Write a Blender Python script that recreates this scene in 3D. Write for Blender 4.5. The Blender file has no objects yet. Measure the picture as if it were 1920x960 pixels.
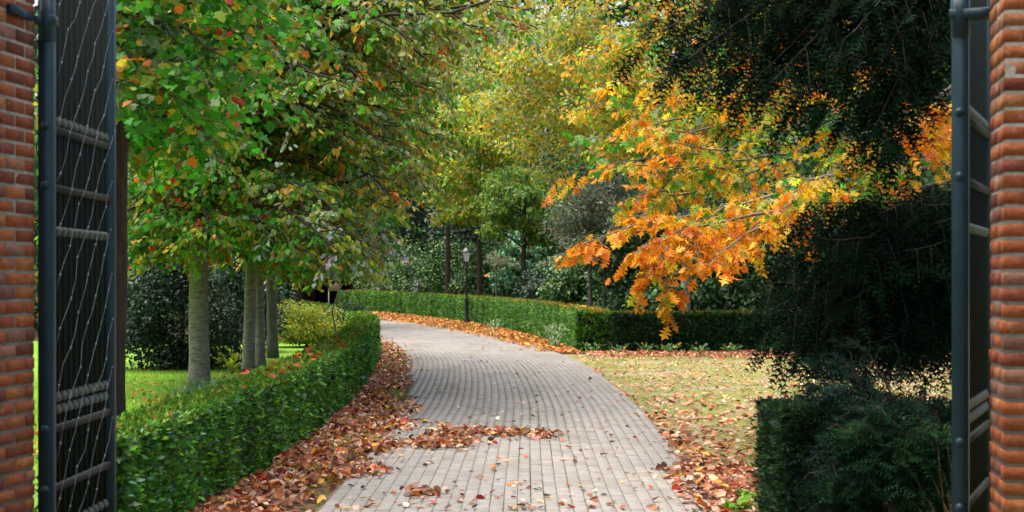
import bpy, math, random, time
import numpy as np
from mathutils import Matrix, Vector

rad = math.radians
SC = bpy.context.scene
COL = SC.collection
rng = np.random.default_rng(7)
random.seed(7)

# ------------------------------------------------------------------ camera, sky, sun, exposure
FPX, HOR, EYE = 3000.0, 525.0, 1.6          # focal length in photo pixels, horizon row, eye height
cam_d = bpy.data.cameras.new('camera')
cam = bpy.data.objects.new('camera', cam_d); COL.objects.link(cam)
cam.location = (0, 0, EYE); cam.rotation_euler = (rad(90), 0, 0)
cam_d.sensor_width = 36.0; cam_d.lens = 36.0 * FPX / 1920.0
cam_d.shift_y = (HOR - 480.0) / 1920.0
cam_d.clip_start = 0.1; cam_d.clip_end = 1000
cam_d.dof.use_dof = True; cam_d.dof.focus_distance = 20.0; cam_d.dof.aperture_fstop = 4.5
SC.camera = cam

SUN_EL, SUN_AZ = 74.0, -70.0                # azimuth from +Y, negative = left
w = bpy.data.worlds.new('World'); SC.world = w; w.use_nodes = True
nt = w.node_tree
sky = nt.nodes.new('ShaderNodeTexSky'); sky.sky_type = 'NISHITA'; sky.sun_disc = False
sky.sun_elevation = rad(SUN_EL); sky.sun_rotation = rad(SUN_AZ)
sky.air_density = 1.0; sky.dust_density = 8.0; sky.ozone_density = 0.5
nt.links.new(sky.outputs[0], nt.nodes['Background'].inputs[0])
nt.nodes['Background'].inputs[1].default_value = 0.15
sun_d = bpy.data.lights.new('sun', 'SUN'); sun_d.energy = 1.5; sun_d.angle = rad(80); sun_d.color = (1, 0.94, 0.84)
sun = bpy.data.objects.new('sun', sun_d); COL.objects.link(sun)
sd = Vector((math.sin(rad(SUN_AZ)) * math.cos(rad(SUN_EL)), math.cos(rad(SUN_AZ)) * math.cos(rad(SUN_EL)), math.sin(rad(SUN_EL))))
sun.rotation_euler = sd.to_track_quat('Z', 'Y').to_euler()
SC.view_settings.view_transform = 'Standard'; SC.view_settings.look = 'None'
SC.view_settings.gamma = 1.0; SC.view_settings.exposure = 1.48
SC.render.engine = 'CYCLES'
SC.cycles.max_bounces = 8; SC.cycles.transmission_bounces = 6; SC.cycles.diffuse_bounces = 4

# ------------------------------------------------------------------ helpers
def at(px, py, Y):
    return np.array([(px - 960.0) * Y / FPX, Y, EYE - (py - HOR) * Y / FPX])

def proj(P):
    P = np.atleast_2d(P); Y = np.maximum(P[:, 1], .01)
    return np.stack([960 + FPX * P[:, 0] / Y, HOR + FPX * (EYE - P[:, 2]) / Y], 1)

def inpoly(pts, poly):
    x, y = pts[:, 0], pts[:, 1]; c = np.zeros(len(pts), bool); n = len(poly)
    for i in range(n):
        (x1, y1), (x2, y2) = poly[i], poly[(i + 1) % n]
        if y1 == y2: continue
        k = ((y1 > y) != (y2 > y)) & (x < (x2 - x1) * (y - y1) / (y2 - y1) + x1)
        c ^= k
    return c

def unit(v):
    return v / np.maximum(np.linalg.norm(v, axis=-1, keepdims=True), 1e-9)

def raw_mesh(name, V, F, mat=None, C=None, smooth=False):
    """F: (n,3) or (n,4) array or list of arrays of both."""
    Fs = F if isinstance(F, list) else [F]
    Fs = [np.asarray(f, dtype=np.int32) for f in Fs if len(f)]
    me = bpy.data.meshes.new(name)
    V = np.asarray(V, dtype=np.float32)
    me.vertices.add(len(V)); me.vertices.foreach_set('co', V.ravel())
    loops = np.concatenate([f.ravel() for f in Fs])
    tot = np.concatenate([np.full(len(f), f.shape[1], np.int32) for f in Fs])
    st = np.concatenate([[0], np.cumsum(tot)[:-1]]).astype(np.int32)
    me.loops.add(len(loops)); me.loops.foreach_set('vertex_index', loops)
    me.polygons.add(len(tot)); me.polygons.foreach_set('loop_start', st)
    me.polygons.foreach_set('loop_total', tot)
    if smooth: me.polygons.foreach_set('use_smooth', np.ones(len(tot), bool))
    me.update(calc_edges=True)
    if C is not None:
        a = me.color_attributes.new('Col', 'FLOAT_COLOR', 'POINT')
        C4 = np.ones((len(V), 4), np.float32); C4[:, :3] = C
        a.data.foreach_set('color', C4.ravel())
    if mat: me.materials.append(mat)
    return me

def link(name, me, parent=None):
    o = bpy.data.objects.new(name, me); COL.objects.link(o)
    if parent is not None: o.parent = parent
    return o

def tag(o, label=None, cat=None, group=None, kind=None):
    if label: o['label'] = label
    if cat: o['category'] = cat
    if group: o['group'] = group
    if kind: o['kind'] = kind
    return o

def empty(name, loc, label, cat, group=None, rz=0):
    o = bpy.data.objects.new(name, None); COL.objects.link(o)
    o.location = [float(c) for c in loc]; o.rotation_euler = (0, 0, rz); o.empty_display_size = .2
    return tag(o, label, cat, group)

def part(name, V, F, mat, parent, C=None, smooth=False, world=True, kind=None):
    V = np.asarray(V, dtype=np.float64)
    if world and parent is not None:
        p = parent
        while p is not None:
            V = V - np.array(p.location); p = p.parent
    o = link(name, raw_mesh(name, V, F, mat, C, smooth), parent)
    if kind: o['kind'] = kind
    return o

class MB:
    """collects boxes / tubes into one mesh"""
    def __init__(s): s.V = []; s.Q = []; s.T = []; s.n = 0
    def add(s, V, Q=(), T=()):
        V = np.asarray(V, float)
        s.V.append(V)
        if len(Q): s.Q.append(np.asarray(Q) + s.n)
        if len(T): s.T.append(np.asarray(T) + s.n)
        s.n += len(V)
    def box(s, x0, x1, y0, y1, z0, z1, bev=0.0):
        if bev <= 0:
            V = [(x, y, z) for z in (z0, z1) for y in (y0, y1) for x in (x0, x1)]
            s.add(V, [(0, 2, 3, 1), (4, 5, 7, 6), (0, 1, 5, 4), (2, 6, 7, 3), (0, 4, 6, 2), (1, 3, 7, 5)])
        else:
            b = bev
            def ring(e, z): return [(x0 + e, y0 + e, z), (x1 - e, y0 + e, z), (x1 - e, y1 - e, z), (x0 + e, y1 - e, z)]
            V = ring(b, z0) + ring(0, z0 + b) + ring(0, z1 - b) + ring(b, z1)
            Q = [(3, 2, 1, 0), (12, 13, 14, 15)]
            for k in range(3):
                for i in range(4):
                    j = (i + 1) % 4; Q.append((4 * k + i, 4 * k + j, 4 * k + 4 + j, 4 * k + 4 + i))
            s.add(V, Q)
    def tube(s, P, R, n=6, cap=True):
        P = np.asarray(P, float); R = np.broadcast_to(np.asarray(R, float), (len(P),))
        T = unit(np.gradient(P, axis=0)); 
        ref = np.array([0, 0, 1.0]) if abs(T[0][2]) < .8 else np.array([1.0, 0, 0])
        A = unit(np.cross(T, ref)); B = np.cross(T, A)
        th = np.linspace(0, 2 * np.pi, n, endpoint=False)
        V = P[:, None] + R[:, None, None] * (A[:, None] * np.cos(th)[None, :, None] + B[:, None] * np.sin(th)[None, :, None])
        V = V.reshape(-1, 3)
        kk, ii = np.meshgrid(np.arange(len(P) - 1), np.arange(n), indexing='ij'); kk = kk.ravel() * n; ii = ii.ravel(); jj = (ii + 1) % n
        Q = np.stack([kk + ii, kk + jj, kk + n + jj, kk + n + ii], 1)
        Tt = []
        if cap:
            V = np.vstack([V, P[:1], P[-1:]]); c0, c1 = len(V) - 2, len(V) - 1; m = (len(P) - 1) * n
            for i in range(n):
                j = (i + 1) % n; Tt.append((c0, j, i)); Tt.append((c1, m + i, m + j))
        s.add(V, Q, Tt)
    def twigs(s, A, Bm, E, ra, rb, re):
        n = len(A); R = [ra, rb, re]; rings = []
        T = unit(E - A); X = unit(np.cross(T, np.array([.3, .2, 1.0]))); Yv = np.cross(T, X)
        for c, r in zip((A, Bm, E), R):
            for a in (0, 2.094, 4.189): rings.append(c + r * (X * math.cos(a) + Yv * math.sin(a)))
        V = np.stack(rings, 1).reshape(-1, 3)
        q = [(3 * k + i, 3 * k + (i + 1) % 3, 3 * k + 3 + (i + 1) % 3, 3 * k + 3 + i) for k in range(2) for i in range(3)]
        s.add(V, (np.array(q)[None] + (np.arange(n) * 9)[:, None, None]).reshape(-1, 4))
    def lathe(s, prof, c=(0, 0, 0), n=10):
        P = [(c[0], c[1], c[2] + z) for z, r in prof]; R = [r for z, r in prof]
        th = np.linspace(0, 2 * np.pi, n, endpoint=False)
        V = np.array([(p[0] + r * math.cos(t), p[1] + r * math.sin(t), p[2]) for p, r in zip(P, R) for t in th]); Q = []
        for k in range(len(P) - 1):
            for i in range(n):
                j = (i + 1) % n; Q.append((k * n + i, k * n + j, k * n + n + j, k * n + n + i))
        s.add(V, Q)
    def faces(s):
        out = []
        if s.Q: out.append(np.concatenate(s.Q))
        if s.T: out.append(np.concatenate(s.T))
        return out
    def build(s, name, mat, parent=None, world=True, smooth=False, kind=None):
        return part(name, np.concatenate(s.V), s.faces(), mat, parent, None, smooth, world, kind)
    def mesh(s, name, mat, smooth=False):
        return raw_mesh(name, np.concatenate(s.V), s.faces(), mat, None, smooth)

# ------------------------------------------------------------------ materials
def newmat(name):
    m = bpy.data.materials.new(name); m.use_nodes = True
    t = m.node_tree; b = t.nodes['Principled BSDF']
    return m, t, b
def N(t, kind, **kw):
    n = t.nodes.new(kind)
    for k, v in kw.items(): setattr(n, k, v)
    return n
def ramp(t, stops, interp='LINEAR'):
    r = N(t, 'ShaderNodeValToRGB'); r.color_ramp.interpolation = interp
    e = r.color_ramp.elements
    while len(e) < len(stops): e.new(0.5)
    for el, (p, c) in zip(e, stops): el.position = p; el.color = (*c, 1)
    return r
def noise(t, scale, detail=4, rough=.55, coord='Object', vec=None):
    n = N(t, 'ShaderNodeTexNoise'); n.inputs['Scale'].default_value = scale
    n.inputs['Detail'].default_value = detail; n.inputs['Roughness'].default_value = rough
    if vec is None:
        tc = N(t, 'ShaderNodeTexCoord'); vec = tc.outputs[coord]
    t.links.new(vec, n.inputs['Vector'])
    return n
def mixc(t, a, b, f, mode='MIX'):
    m = N(t, 'ShaderNodeMix', data_type='RGBA', blend_type=mode)
    for s, i in ((f, 0), (a, 6), (b, 7)):
        if hasattr(s, 'links'): t.links.new(s, m.inputs[i])
        elif i == 0: m.inputs[0].default_value = s
        else: m.inputs[i].default_value = (*s, 1)
    return m.outputs[2]
def bump(t, b, h, strength=.4, dist=.01):
    n = N(t, 'ShaderNodeBump'); n.inputs['Strength'].default_value = strength; n.inputs['Distance'].default_value = dist
    t.links.new(h, n.inputs['Height']); t.links.new(n.outputs[0], b.inputs['Normal'])

def leaf_mat(name, trans=.4, rough=.45, single=False, spec=.45):
    m, t, b = newmat(name)
    if single:
        c = N(t, 'ShaderNodeObjectInfo').outputs['Color']
    else:
        a = N(t, 'ShaderNodeAttribute'); a.attribute_name = 'Col'; c = a.outputs['Color']
    n = noise(t, 22, 3)
    c2 = mixc(t, c, (0.5, 0.5, 0.5), .25, 'OVERLAY')
    t.links.new(n.outputs[0], t.nodes[-1].inputs[7]) if False else None
    t.links.new(c, b.inputs['Base Color'])
    b.inputs['Roughness'].default_value = rough
    b.inputs['Specular IOR Level'].default_value = spec
    tr = N(t, 'ShaderNodeBsdfTranslucent'); t.links.new(c, tr.inputs[0])
    mx = N(t, 'ShaderNodeMixShader'); mx.inputs[0].default_value = trans
    t.links.new(b.outputs[0], mx.inputs[1]); t.links.new(tr.outputs[0], mx.inputs[2])
    t.links.new(mx.outputs[0], t.nodes['Material Output'].inputs[0])
    return m

M = {}
M['leaf'] = leaf_mat('leaf', .52, .5, spec=.25)
M['leaf1'] = leaf_mat('leaf_single', .52, .5, True, spec=.25)
M['sheen'] = leaf_mat('leaf_sheen', .52, .42, spec=.4)
M['gloss'] = leaf_mat('leaf_glossy', .15, .45, spec=.3)
M['needle'] = leaf_mat('needle', .15, .6, spec=.15)
M['yewn'] = leaf_mat('yew_needle', .08, .8, spec=.02)
M['dead'] = leaf_mat('dead_leaf', .15, .6, spec=.3)
M['dead1'] = leaf_mat('dead_leaf_single', .15, .6, True, spec=.3)
M['blade'] = leaf_mat('grass_blade', .35, .5, spec=.3)

def flat(name, c, rough=.6, spec=.4, metal=0, nz=None, bmp=None):
    m, t, b = newmat(name)
    b.inputs['Roughness'].default_value = rough; b.inputs['Specular IOR Level'].default_value = spec
    b.inputs['Metallic'].default_value = metal
    if nz:
        n = noise(t, nz[0], 5)
        r = ramp(t, [(.3, nz[1]), (.7, c)]); t.links.new(n.outputs[0], r.inputs[0]); t.links.new(r.outputs[0], b.inputs['Base Color'])
        if bmp: bump(t, b, n.outputs[0], *bmp)
    else: b.inputs['Base Color'].default_value = (*c, 1)
    return m
M['steel'] = flat('painted_steel', (.009, .042, .058), .45, .4, 0, (9, (.005, .026, .038)), (.15, .004))
M['steel_edge'] = flat('worn_rail', (.028, .034, .032), .7, .1, 0, (30, (.035, .036, .027)), (.3, .004))
M['picket'] = flat('mossy_picket', (.004, .012, .014), .6, .08, 0, (14, (.009, .014, .004)), (.2, .004))
M['wire'] = flat('galvanised_wire', (.16, .19, .21), .45, .6, .5)
M['tip'] = flat('weathered_tip', (.06, .075, .075), .5, .5, .2, (40, (.1, .12, .09)))
M['lamp_iron'] = flat('lamp_iron', (.01, .014, .018), .4, .5)
M['glass'] = flat('lamp_glass', (.55, .6, .62), .15, .6)
M['core'] = flat('hedge_light_block', (.010, .014, .006), .9, .1, 0, (12, (.005, .006, .004)))
M['cream'] = flat('cream_render', (.72, .62, .40), .8, .2, 0, (3, (.6, .5, .32)))
M['dark'] = flat('opening_shade', (.012, .01, .009), .8, .2)  # near-black colour standing for the shade inside openings
M['rooft'] = flat('roof_tiles', (.12, .05, .035), .8, .2, 0, (8, (.07, .035, .03)))

def bark(name, c1, c2, sc=(6, 6, 1.2), bs=.6, moss=None):
    m, t, b = newmat(name)
    tc = N(t, 'ShaderNodeTexCoord'); mp = N(t, 'ShaderNodeMapping'); mp.inputs['Scale'].default_value = sc
    t.links.new(tc.outputs['Object'], mp.inputs[0])
    n = noise(t, 3.0, 6, .65, vec=mp.outputs[0])
    r = ramp(t, [(.32, c1), (.68, c2)]); t.links.new(n.outputs[0], r.inputs[0]); c = r.outputs[0]
    if moss:
        n2 = noise(t, 1.3, 4, .6); r2 = ramp(t, [(.50, (0, 0, 0)), (.68, (.8, .8, .8))]); t.links.new(n2.outputs[0], r2.inputs[0])
        c = mixc(t, c, moss, r2.outputs[0])
    t.links.new(c, b.inputs['Base Color']); b.inputs['Roughness'].default_value = .85; b.inputs['Specular IOR Level'].default_value = .2
    bump(t, b, n.outputs[0], bs, .02)
    return m
M['bark_smooth'] = bark('beech_bark', (.12, .11, .09), (.34, .315, .26), (3, 3, 9), .45, (.13, .13, .045))
M['bark_dark'] = bark('rough_bark', (.022, .016, .011), (.085, .062, .042), (16, 16, 1.6), 1.0)
M['bark_grey'] = bark('grey_bark', (.07, .065, .055), (.17, .155, .13), (8, 8, 3), .5)
M['twig'] = bark('twig_bark', (.018, .013, .01), (.05, .038, .028), (10, 10, 10), .2)

def brickmat(name, stops, jitter, mort=None, moss=(.05, .06, .02), moss_amt=.5, rough=.8):
    m, t, b = newmat(name)
    oi = N(t, 'ShaderNodeObjectInfo'); g = N(t, 'ShaderNodeNewGeometry')
    ad = N(t, 'ShaderNodeMath', operation='ADD'); t.links.new(oi.outputs['Random'], ad.inputs[0]); t.links.new(g.outputs['Random Per Island'], ad.inputs[1])
    fr = N(t, 'ShaderNodeMath', operation='FRACT'); t.links.new(ad.outputs[0], fr.inputs[0])
    r = ramp(t, stops); t.links.new(fr.outputs[0], r.inputs[0])
    n = noise(t, 60, 5, .6, vec=g.outputs['Position']); r2 = ramp(t, [(.3, (1 - jitter,) * 3), (.7, (1 + jitter * .4,) * 3)]); t.links.new(n.outputs[0], r2.inputs[0])
    c = mixc(t, r.outputs[0], r2.outputs[0], 1.0, 'MULTIPLY')
    n2 = noise(t, 7 if moss_amt > .5 else .45, 5, .65, vec=g.outputs['Position']); r3 = ramp(t, [(.52, (0, 0, 0)), (.75, (moss_amt,) * 3)]); t.links.new(n2.outputs[0], r3.inputs[0])
    c = mixc(t, c, moss, r3.outputs[0])
    if moss_amt > .5:
        n5 = noise(t, 11, 5, .7, vec=g.outputs['Position']); r5 = ramp(t, [(.60, (0, 0, 0)), (.72, (.55,) * 3)]); t.links.new(n5.outputs[0], r5.inputs[0])
        c = mixc(t, c, (.42, .30, .24), r5.outputs[0])
    else:
        mp5 = N(t, 'ShaderNodeMapping'); mp5.inputs['Scale'].default_value = (1.6, .35, 1); t.links.new(g.outputs['Position'], mp5.inputs[0])
        n5 = noise(t, 1.0, 6, .65, vec=mp5.outputs[0]); r5 = ramp(t, [(.48, (0, 0, 0)), (.7, (.55,) * 3)]); t.links.new(n5.outputs[0], r5.inputs[0])
        c = mixc(t, c, (.105, .105, .07), r5.outputs[0])
    t.links.new(c, b.inputs['Base Color']); b.inputs['Roughness'].default_value = rough; b.inputs['Specular IOR Level'].default_value = .3
    bump(t, b, n.outputs[0], .5, .006)
    return m
M['brick'] = brickmat('red_brick', [(0, (.25, .058, .02)), (.22, (.33, .088, .022)), (.4, (.14, .03, .016)), (.55, (.28, .07, .021)), (.7, (.38, .13, .032)), (.82, (.26, .125, .08)), (.92, (.12, .035, .02)), (1, (.30, .07, .03))], .4, moss=(.06, .055, .02), moss_amt=.55)
M['paver'] = brickmat('grey_paver', [(0, (.195, .187, .178)), (.5, (.248, .238, .224)), (1, (.218, .209, .20))], .22, moss=(.33, .30, .25), moss_amt=.5, rough=.7)
M['mortar'] = flat('mortar', (.25, .24, .205), .9, .1, 0, (25, (.15, .14, .11)), (.5, .01))
M['joint'] = flat('mossy_joint', (.16, .15, .10), .95, .1, 0, (6, (.045, .04, .03)), (.5, .01))

def groundmat(name, a, b_, c, s1=2.0, s2=18.0, lo=.42, hi=.58):
    m, t, b = newmat(name)
    g = N(t, 'ShaderNodeNewGeometry')
    n = noise(t, s1, 6, .65, vec=g.outputs['Position']); n2 = noise(t, s2, 5, .7, vec=g.outputs['Position'])
    r = ramp(t, [(lo, (0, 0, 0)), (hi, (1, 1, 1))]); t.links.new(n.outputs[0], r.inputs[0])
    r2 = ramp(t, [(.3, (.55,) * 3), (.7, (1.1,) * 3)]); t.links.new(n2.outputs[0], r2.inputs[0])
    x = mixc(t, a, b_, r.outputs[0])
    if c:
        n3 = noise(t, s1 * 2.7, 5, .6, vec=g.outputs['Position']); r4 = ramp(t, [(.5, (0, 0, 0)), (.66, (.8,) * 3)]); t.links.new(n3.outputs[0], r4.inputs[0])
        x = mixc(t, x, c, r4.outputs[0])
    x = mixc(t, x, r2.outputs[0], 1.0, 'MULTIPLY')
    t.links.new(x, b.inputs['Base Color']); b.inputs['Roughness'].default_value = .9; b.inputs['Specular IOR Level'].default_value = .15
    bump(t, b, n2.outputs[0], .6, .03)
    return m
M['ground'] = groundmat('woodland_floor', (.06, .045, .025), (.05, .06, .02), (.10, .055, .025), .6)
M['lawn'] = groundmat('lawn_soil', (.16, .31, .022), (.12, .25, .02), None, .8)
M['yard'] = groundmat('mossy_yard', (.32, .27, .20), (.18, .21, .05), (.26, .20, .13), .9, 26, .36, .52)
M['verge'] = groundmat('verge_soil', (.12, .075, .045), (.08, .09, .03), (.16, .07, .03), 2.5)

# ------------------------------------------------------------------ leaf machinery
def tmpl(outline, fold=.12, curl=.0):
    """fan leaf from the base point; outline: list of (along, side) for ONE side from base to tip"""
    right = [(x, y) for x, y in outline]; left = [(x, -y) for x, y in outline[::-1] if abs(y) > 1e-6]
    ring = right + left
    c = (.42, 0.0)
    V = [(c[0], 0, 0)] + [(x, y, fold * abs(y) - curl * (x - .3) ** 2) for x, y in ring]
    n = len(ring); F = [(0, 1 + i, 1 + (i + 1) % n) for i in range(n)]
    return np.array(V), np.array(F)
T_OVAL = (np.array([(0, 0, 0), (.34, .27, .05), (.74, .2, .03), (1, 0, -.08), (.74, -.2, .03), (.34, -.27, .05)]), np.array([(0, 1, 5), (1, 2, 5), (2, 4, 5), (2, 3, 4)]))
T_MAPLE = tmpl([(0, 0), (.08, .34), (.28, .30), (.42, .60), (.62, .26), (.74, .30), (1.0, 0)], .1, .15)
T_OAK = tmpl([(-.05, 0), (.12, .1), (.2, .3), (.3, .08), (.42, .42), (.52, .09), (.68, .34), (.76, .1), (1, 0)], .15, .25)
T_DEAD = (np.array([(0, 0, .0), (.3, .32, .12), (.7, .30, .16), (1, 0, .06), (.7, -.3, .1), (.3, -.3, .18), (.5, 0, -.03)]), np.array([(6, 0, 5), (6, 5, 4), (6, 4, 3), (6, 3, 2), (6, 2, 1), (6, 1, 0)]))
T_DIA = (np.array([(0, 0, 0), (.45, .3, .06), (1, 0, -.08), (.5, -.3, .04)]), np.array([(0, 1, 2), (0, 2, 3)]))
T_QUAD = (np.array([(0, 0, 0), (.5, .3, .05), (1, 0, -.05), (.5, -.3, .05)]), np.array([(0, 1, 2), (0, 2, 3)]))
def feather(n=5, wid=.09):
    V = []; F = []
    for i in range(n):
        x = .08 + .82 * i / (n - 1); L = .30 * (1 - .45 * i / n)
        for s in (-1, 1):
            k = len(V); V += [(x - wid / 2, 0, 0), (x + wid / 2, 0, 0), (x + L * .75, s * L, .03 * s)]; F.append((k, k + 1, k + 2))
    k = len(V); V += [(0, .012, 0), (0, -.012, 0), (1.1, 0, 0)]; F.append((k, k + 1, k + 2))
    return np.array(V), np.array(F)
T_FEATHER = feather(4, .11)
def tuftt():
    r = np.random.default_rng(3); V = []; F = []
    for i in range(4):
        d = unit(np.array([1.0, r.uniform(-.9, .9), r.uniform(-.7, .7)])) * r.uniform(.7, 1.0); s = unit(np.cross(d, r.normal(size=3))) * .11
        k = len(V); V += [-s, s, d]; F.append((k, k + 1, k + 2))
    return np.array(V), np.array(F)
T_TUFT = tuftt()
T_BLADE = (np.array([(0, .04, 0), (0, -.04, 0), (.55, .03, .05), (.55, -.03, .05), (1, 0, .2)]), np.array([(0, 1, 3), (0, 3, 2), (2, 3, 4)]))

class Lv:
    def __init__(s): s.P = []; s.D = []; s.Nn = []; s.S = []; s.C = []
    def add(s, P, D, Nn, S, C):
        s.P.append(P); s.D.append(D); s.Nn.append(Nn); s.S.append(np.broadcast_to(S, (len(P),)).copy()); s.C.append(C)
    def cat(s):
        return [np.concatenate(a) for a in (s.P, s.D, s.Nn, s.S, s.C)]
    def count(s): return sum(len(p) for p in s.P)

def frame(D, Nn):
    D = unit(D); B = unit(np.cross(Nn, D)); return D, B, np.cross(D, B)
def leaf_arrays(T, P, D, Nn, S, C):
    TV, TF = T; k = len(TV); n = len(P)
    D, B, N2 = frame(D, Nn)
    V = P[:, None] + S[:, None, None] * (TV[None, :, 0:1] * D[:, None] + TV[None, :, 1:2] * B[:, None] + TV[None, :, 2:3] * N2[:, None])
    F = (TF[None] + (np.arange(n) * k)[:, None, None]).reshape(-1, 3)
    return V.reshape(-1, 3), F, np.repeat(C, k, axis=0)

_single = {}
def single_leaf(name, T, mat, parent, p, d, nn, s, c, off):
    key = (id(T), mat.name)
    if key not in _single: _single[key] = raw_mesh(name, T[0], T[1], mat)
    o = link(name, _single[key], parent)
    D, B, N2 = frame(d[None], nn[None])
    m = Matrix.Identity(4)
    for i in range(3):
        m[i][0] = D[0][i] * s; m[i][1] = B[0][i] * s; m[i][2] = N2[0][i] * s; m[i][3] = p[i] - off[i]
    o.matrix_local = m; o.color = (*[float(x) for x in c], 1)
    return o

def foliage(name, L, T, mat, parent, single=0, mat1=None, sname='leaf', shape_mask=None):
    """builds the leaf mass; the `single` leaves that show largest become objects of their own"""
    P, D, Nn, S, C = L.cat()
    if single:
        px = proj(P + D * S[:, None] * .5); ok = (px[:, 0] > 215) & (px[:, 0] < 1800) & (px[:, 1] > 5) & (px[:, 1] < 955) & (P[:, 1] > 6)
        if shape_mask is not None: ok &= inpoly(px, shape_mask)
        view = unit(P - np.array([0, 0, EYE])); face = np.abs((unit(Nn) * view).sum(1))
        score = np.where(ok, S / P[:, 1] * (.3 + face), 0)
        # nearest leaves first: score also favours the front of the crown
        score = score * np.where(P[:, 1] < np.percentile(P[ok, 1] if ok.any() else P[:, 1], 30), 1.6, 1)
        idx = np.argsort(-score)[:single]; keep = np.ones(len(P), bool); keep[idx] = False
    else: idx = []; keep = np.ones(len(P), bool)
    V, F, CC = leaf_arrays(T, P[keep], D[keep], Nn[keep], S[keep], C[keep])
    o = part(name, V, F, mat, parent, CC, kind='stuff')
    off = np.zeros(3); p = o
    while p is not None: off = off + np.array(p.location); p = p.parent
    for i in idx: single_leaf(sname, T, mat1, o, P[i], D[i], Nn[i], float(S[i]), C[i], off)
    return o

def pick(n, pal, var=.25):
    """pal: list of (weight, rgb)"""
    wts = np.array([p[0] for p in pal], float); cols = np.array([p[1] for p in pal])
    i = rng.choice(len(pal), n, p=wts / wts.sum())
    return np.clip(cols[i] * (1 + rng.normal(0, var, (n, 1))) * (1 + rng.normal(0, .08, (n, 3))), .003, .9)

GREEN = (.06, .27, .012); DGREEN = (.03, .14, .012); OLIVE = (.25, .265, .022); YEL = (.52, .37, .025); GOLD = (.55, .25, .02)
ORANGE = (.58, .17, .015); RED = (.52, .05, .015); BROWN = (.17, .075, .025); PALE = (.27, .36, .22); LIME = (.20, .30, .025); BLUEG = (.06, .15, .10)

def twig_cols(ntw, per, pal):
    """leaves of one twig mostly share their colour"""
    a = pick(ntw * per, pal); b = np.repeat(pick(ntw, pal, .1), per, axis=0) * (1 + rng.normal(0, .16, (ntw * per, 1)))
    return np.clip(np.where(rng.uniform(0, 1, (ntw * per, 1)) < .55, b, a), .003, .9)

def curve(a, b, sag, k=8, wob=.04):
    t = np.linspace(0, 1, k)[:, None]
    P = a + (b - a) * t; P[:, 2] += sag * 4 * (t * (1 - t))[:, 0]
    L = np.linalg.norm(b - a)
    P[1:-1] += rng.normal(0, wob * L / 4, (k - 2, 3))
    return P

def limb(L, wood, a, b, pal, size, sag=.25, ntw=16, tw=.7, per=12, r0=.03, droop=.35, start=.25, flatn=.5, hang=.4, k=8, twigs=True):
    """a limb from a to b with side twigs in a drooping plane and leaves along the twigs"""
    P = curve(a, b, sag, k); Ln = np.linalg.norm(b - a)
    if wood is not None: wood.tube(P, np.linspace(r0, r0 * .22, len(P)), 5, False)
    t = np.linspace(start, 1, ntw) + rng.normal(0, .01, ntw); t = np.clip(t, 0, 1)
    xi = t * (len(P) - 1); i0 = np.clip(xi.astype(int), 0, len(P) - 2); f = (xi - i0)[:, None]
    B = P[i0] * (1 - f) + P[i0 + 1] * f; Tg = unit(P[i0 + 1] - P[i0])
    side = unit(np.cross(Tg, np.array([0, 0, 1.0]))) * np.where(np.arange(ntw) % 2, 1, -1)[:, None]
    d = unit(Tg * rng.uniform(.3, .9, (ntw, 1)) + side * rng.uniform(.5, 1, (ntw, 1)) + np.stack([np.zeros(ntw), np.zeros(ntw), rng.normal(-droop * .5, .3, ntw)], 1))
    ln = tw * rng.uniform(.55, 1.15, ntw) * (1.1 - .55 * t)
    if wood is not None and twigs:
        E = B + d * ln[:, None]; Mi = (B + E) / 2 + [0, 0, .03]; E = E - np.stack([0 * ln, 0 * ln, droop * ln * .5], 1)
        wood.twigs(B, Mi, E, r0 * .22, r0 * .14, .0015)
    u = np.tile(np.linspace(.12, 1, per), (ntw, 1)) + rng.normal(0, .03, (ntw, per))
    Q = B[:, None] + d[:, None] * (u * ln[:, None])[..., None]
    Q[..., 2] -= droop * .5 * (u ** 2) * ln[:, None]
    s2 = np.where(np.arange(per) % 2, 1, -1)[None, :, None]
    sd_ = unit(np.cross(d, np.array([0, 0, 1.0])))[:, None] * s2
    D = unit(d[:, None] * .7 + sd_ * .8 + rng.normal(0, .35, (ntw, per, 3)) + np.array([0, 0, -hang]))
    Nn = unit(np.array([0, 0, flatn]) + rng.normal(0, .45, (ntw, per, 3)) + np.array([0, -.25, 0]))
    n = ntw * per
    L.add(Q.reshape(-1, 3) + rng.normal(0, .02, (n, 3)), D.reshape(-1, 3), Nn.reshape(-1, 3), size * rng.uniform(.65, 1.25, n), twig_cols(ntw, per, pal))

def trunk(P, R, mat, parent, n=14, rings=None, flare=.0):
    P = np.asarray(P, float); k = rings or 18
    t = np.linspace(0, len(P) - 1, k); i0 = np.clip(t.astype(int), 0, len(P) - 2); f = (t - i0)[:, None]
    C = P[i0] * (1 - f) + P[i0 + 1] * f; R = np.interp(t, np.arange(len(P)), R)
    R = R * (1 + flare * np.exp(-(C[:, 2] - C[0, 2]) / .18))
    C[1:-1, :2] += rng.normal(0, R.mean() * .05, (k - 2, 2))
    m = MB(); m.tube(C, R, n); V = np.concatenate(m.V)
    V[:, :2] += rng.normal(0, R.mean() * .018, (len(V), 2)); m.V = [V]
    return m.build('trunk', mat, parent, smooth=True)

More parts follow.
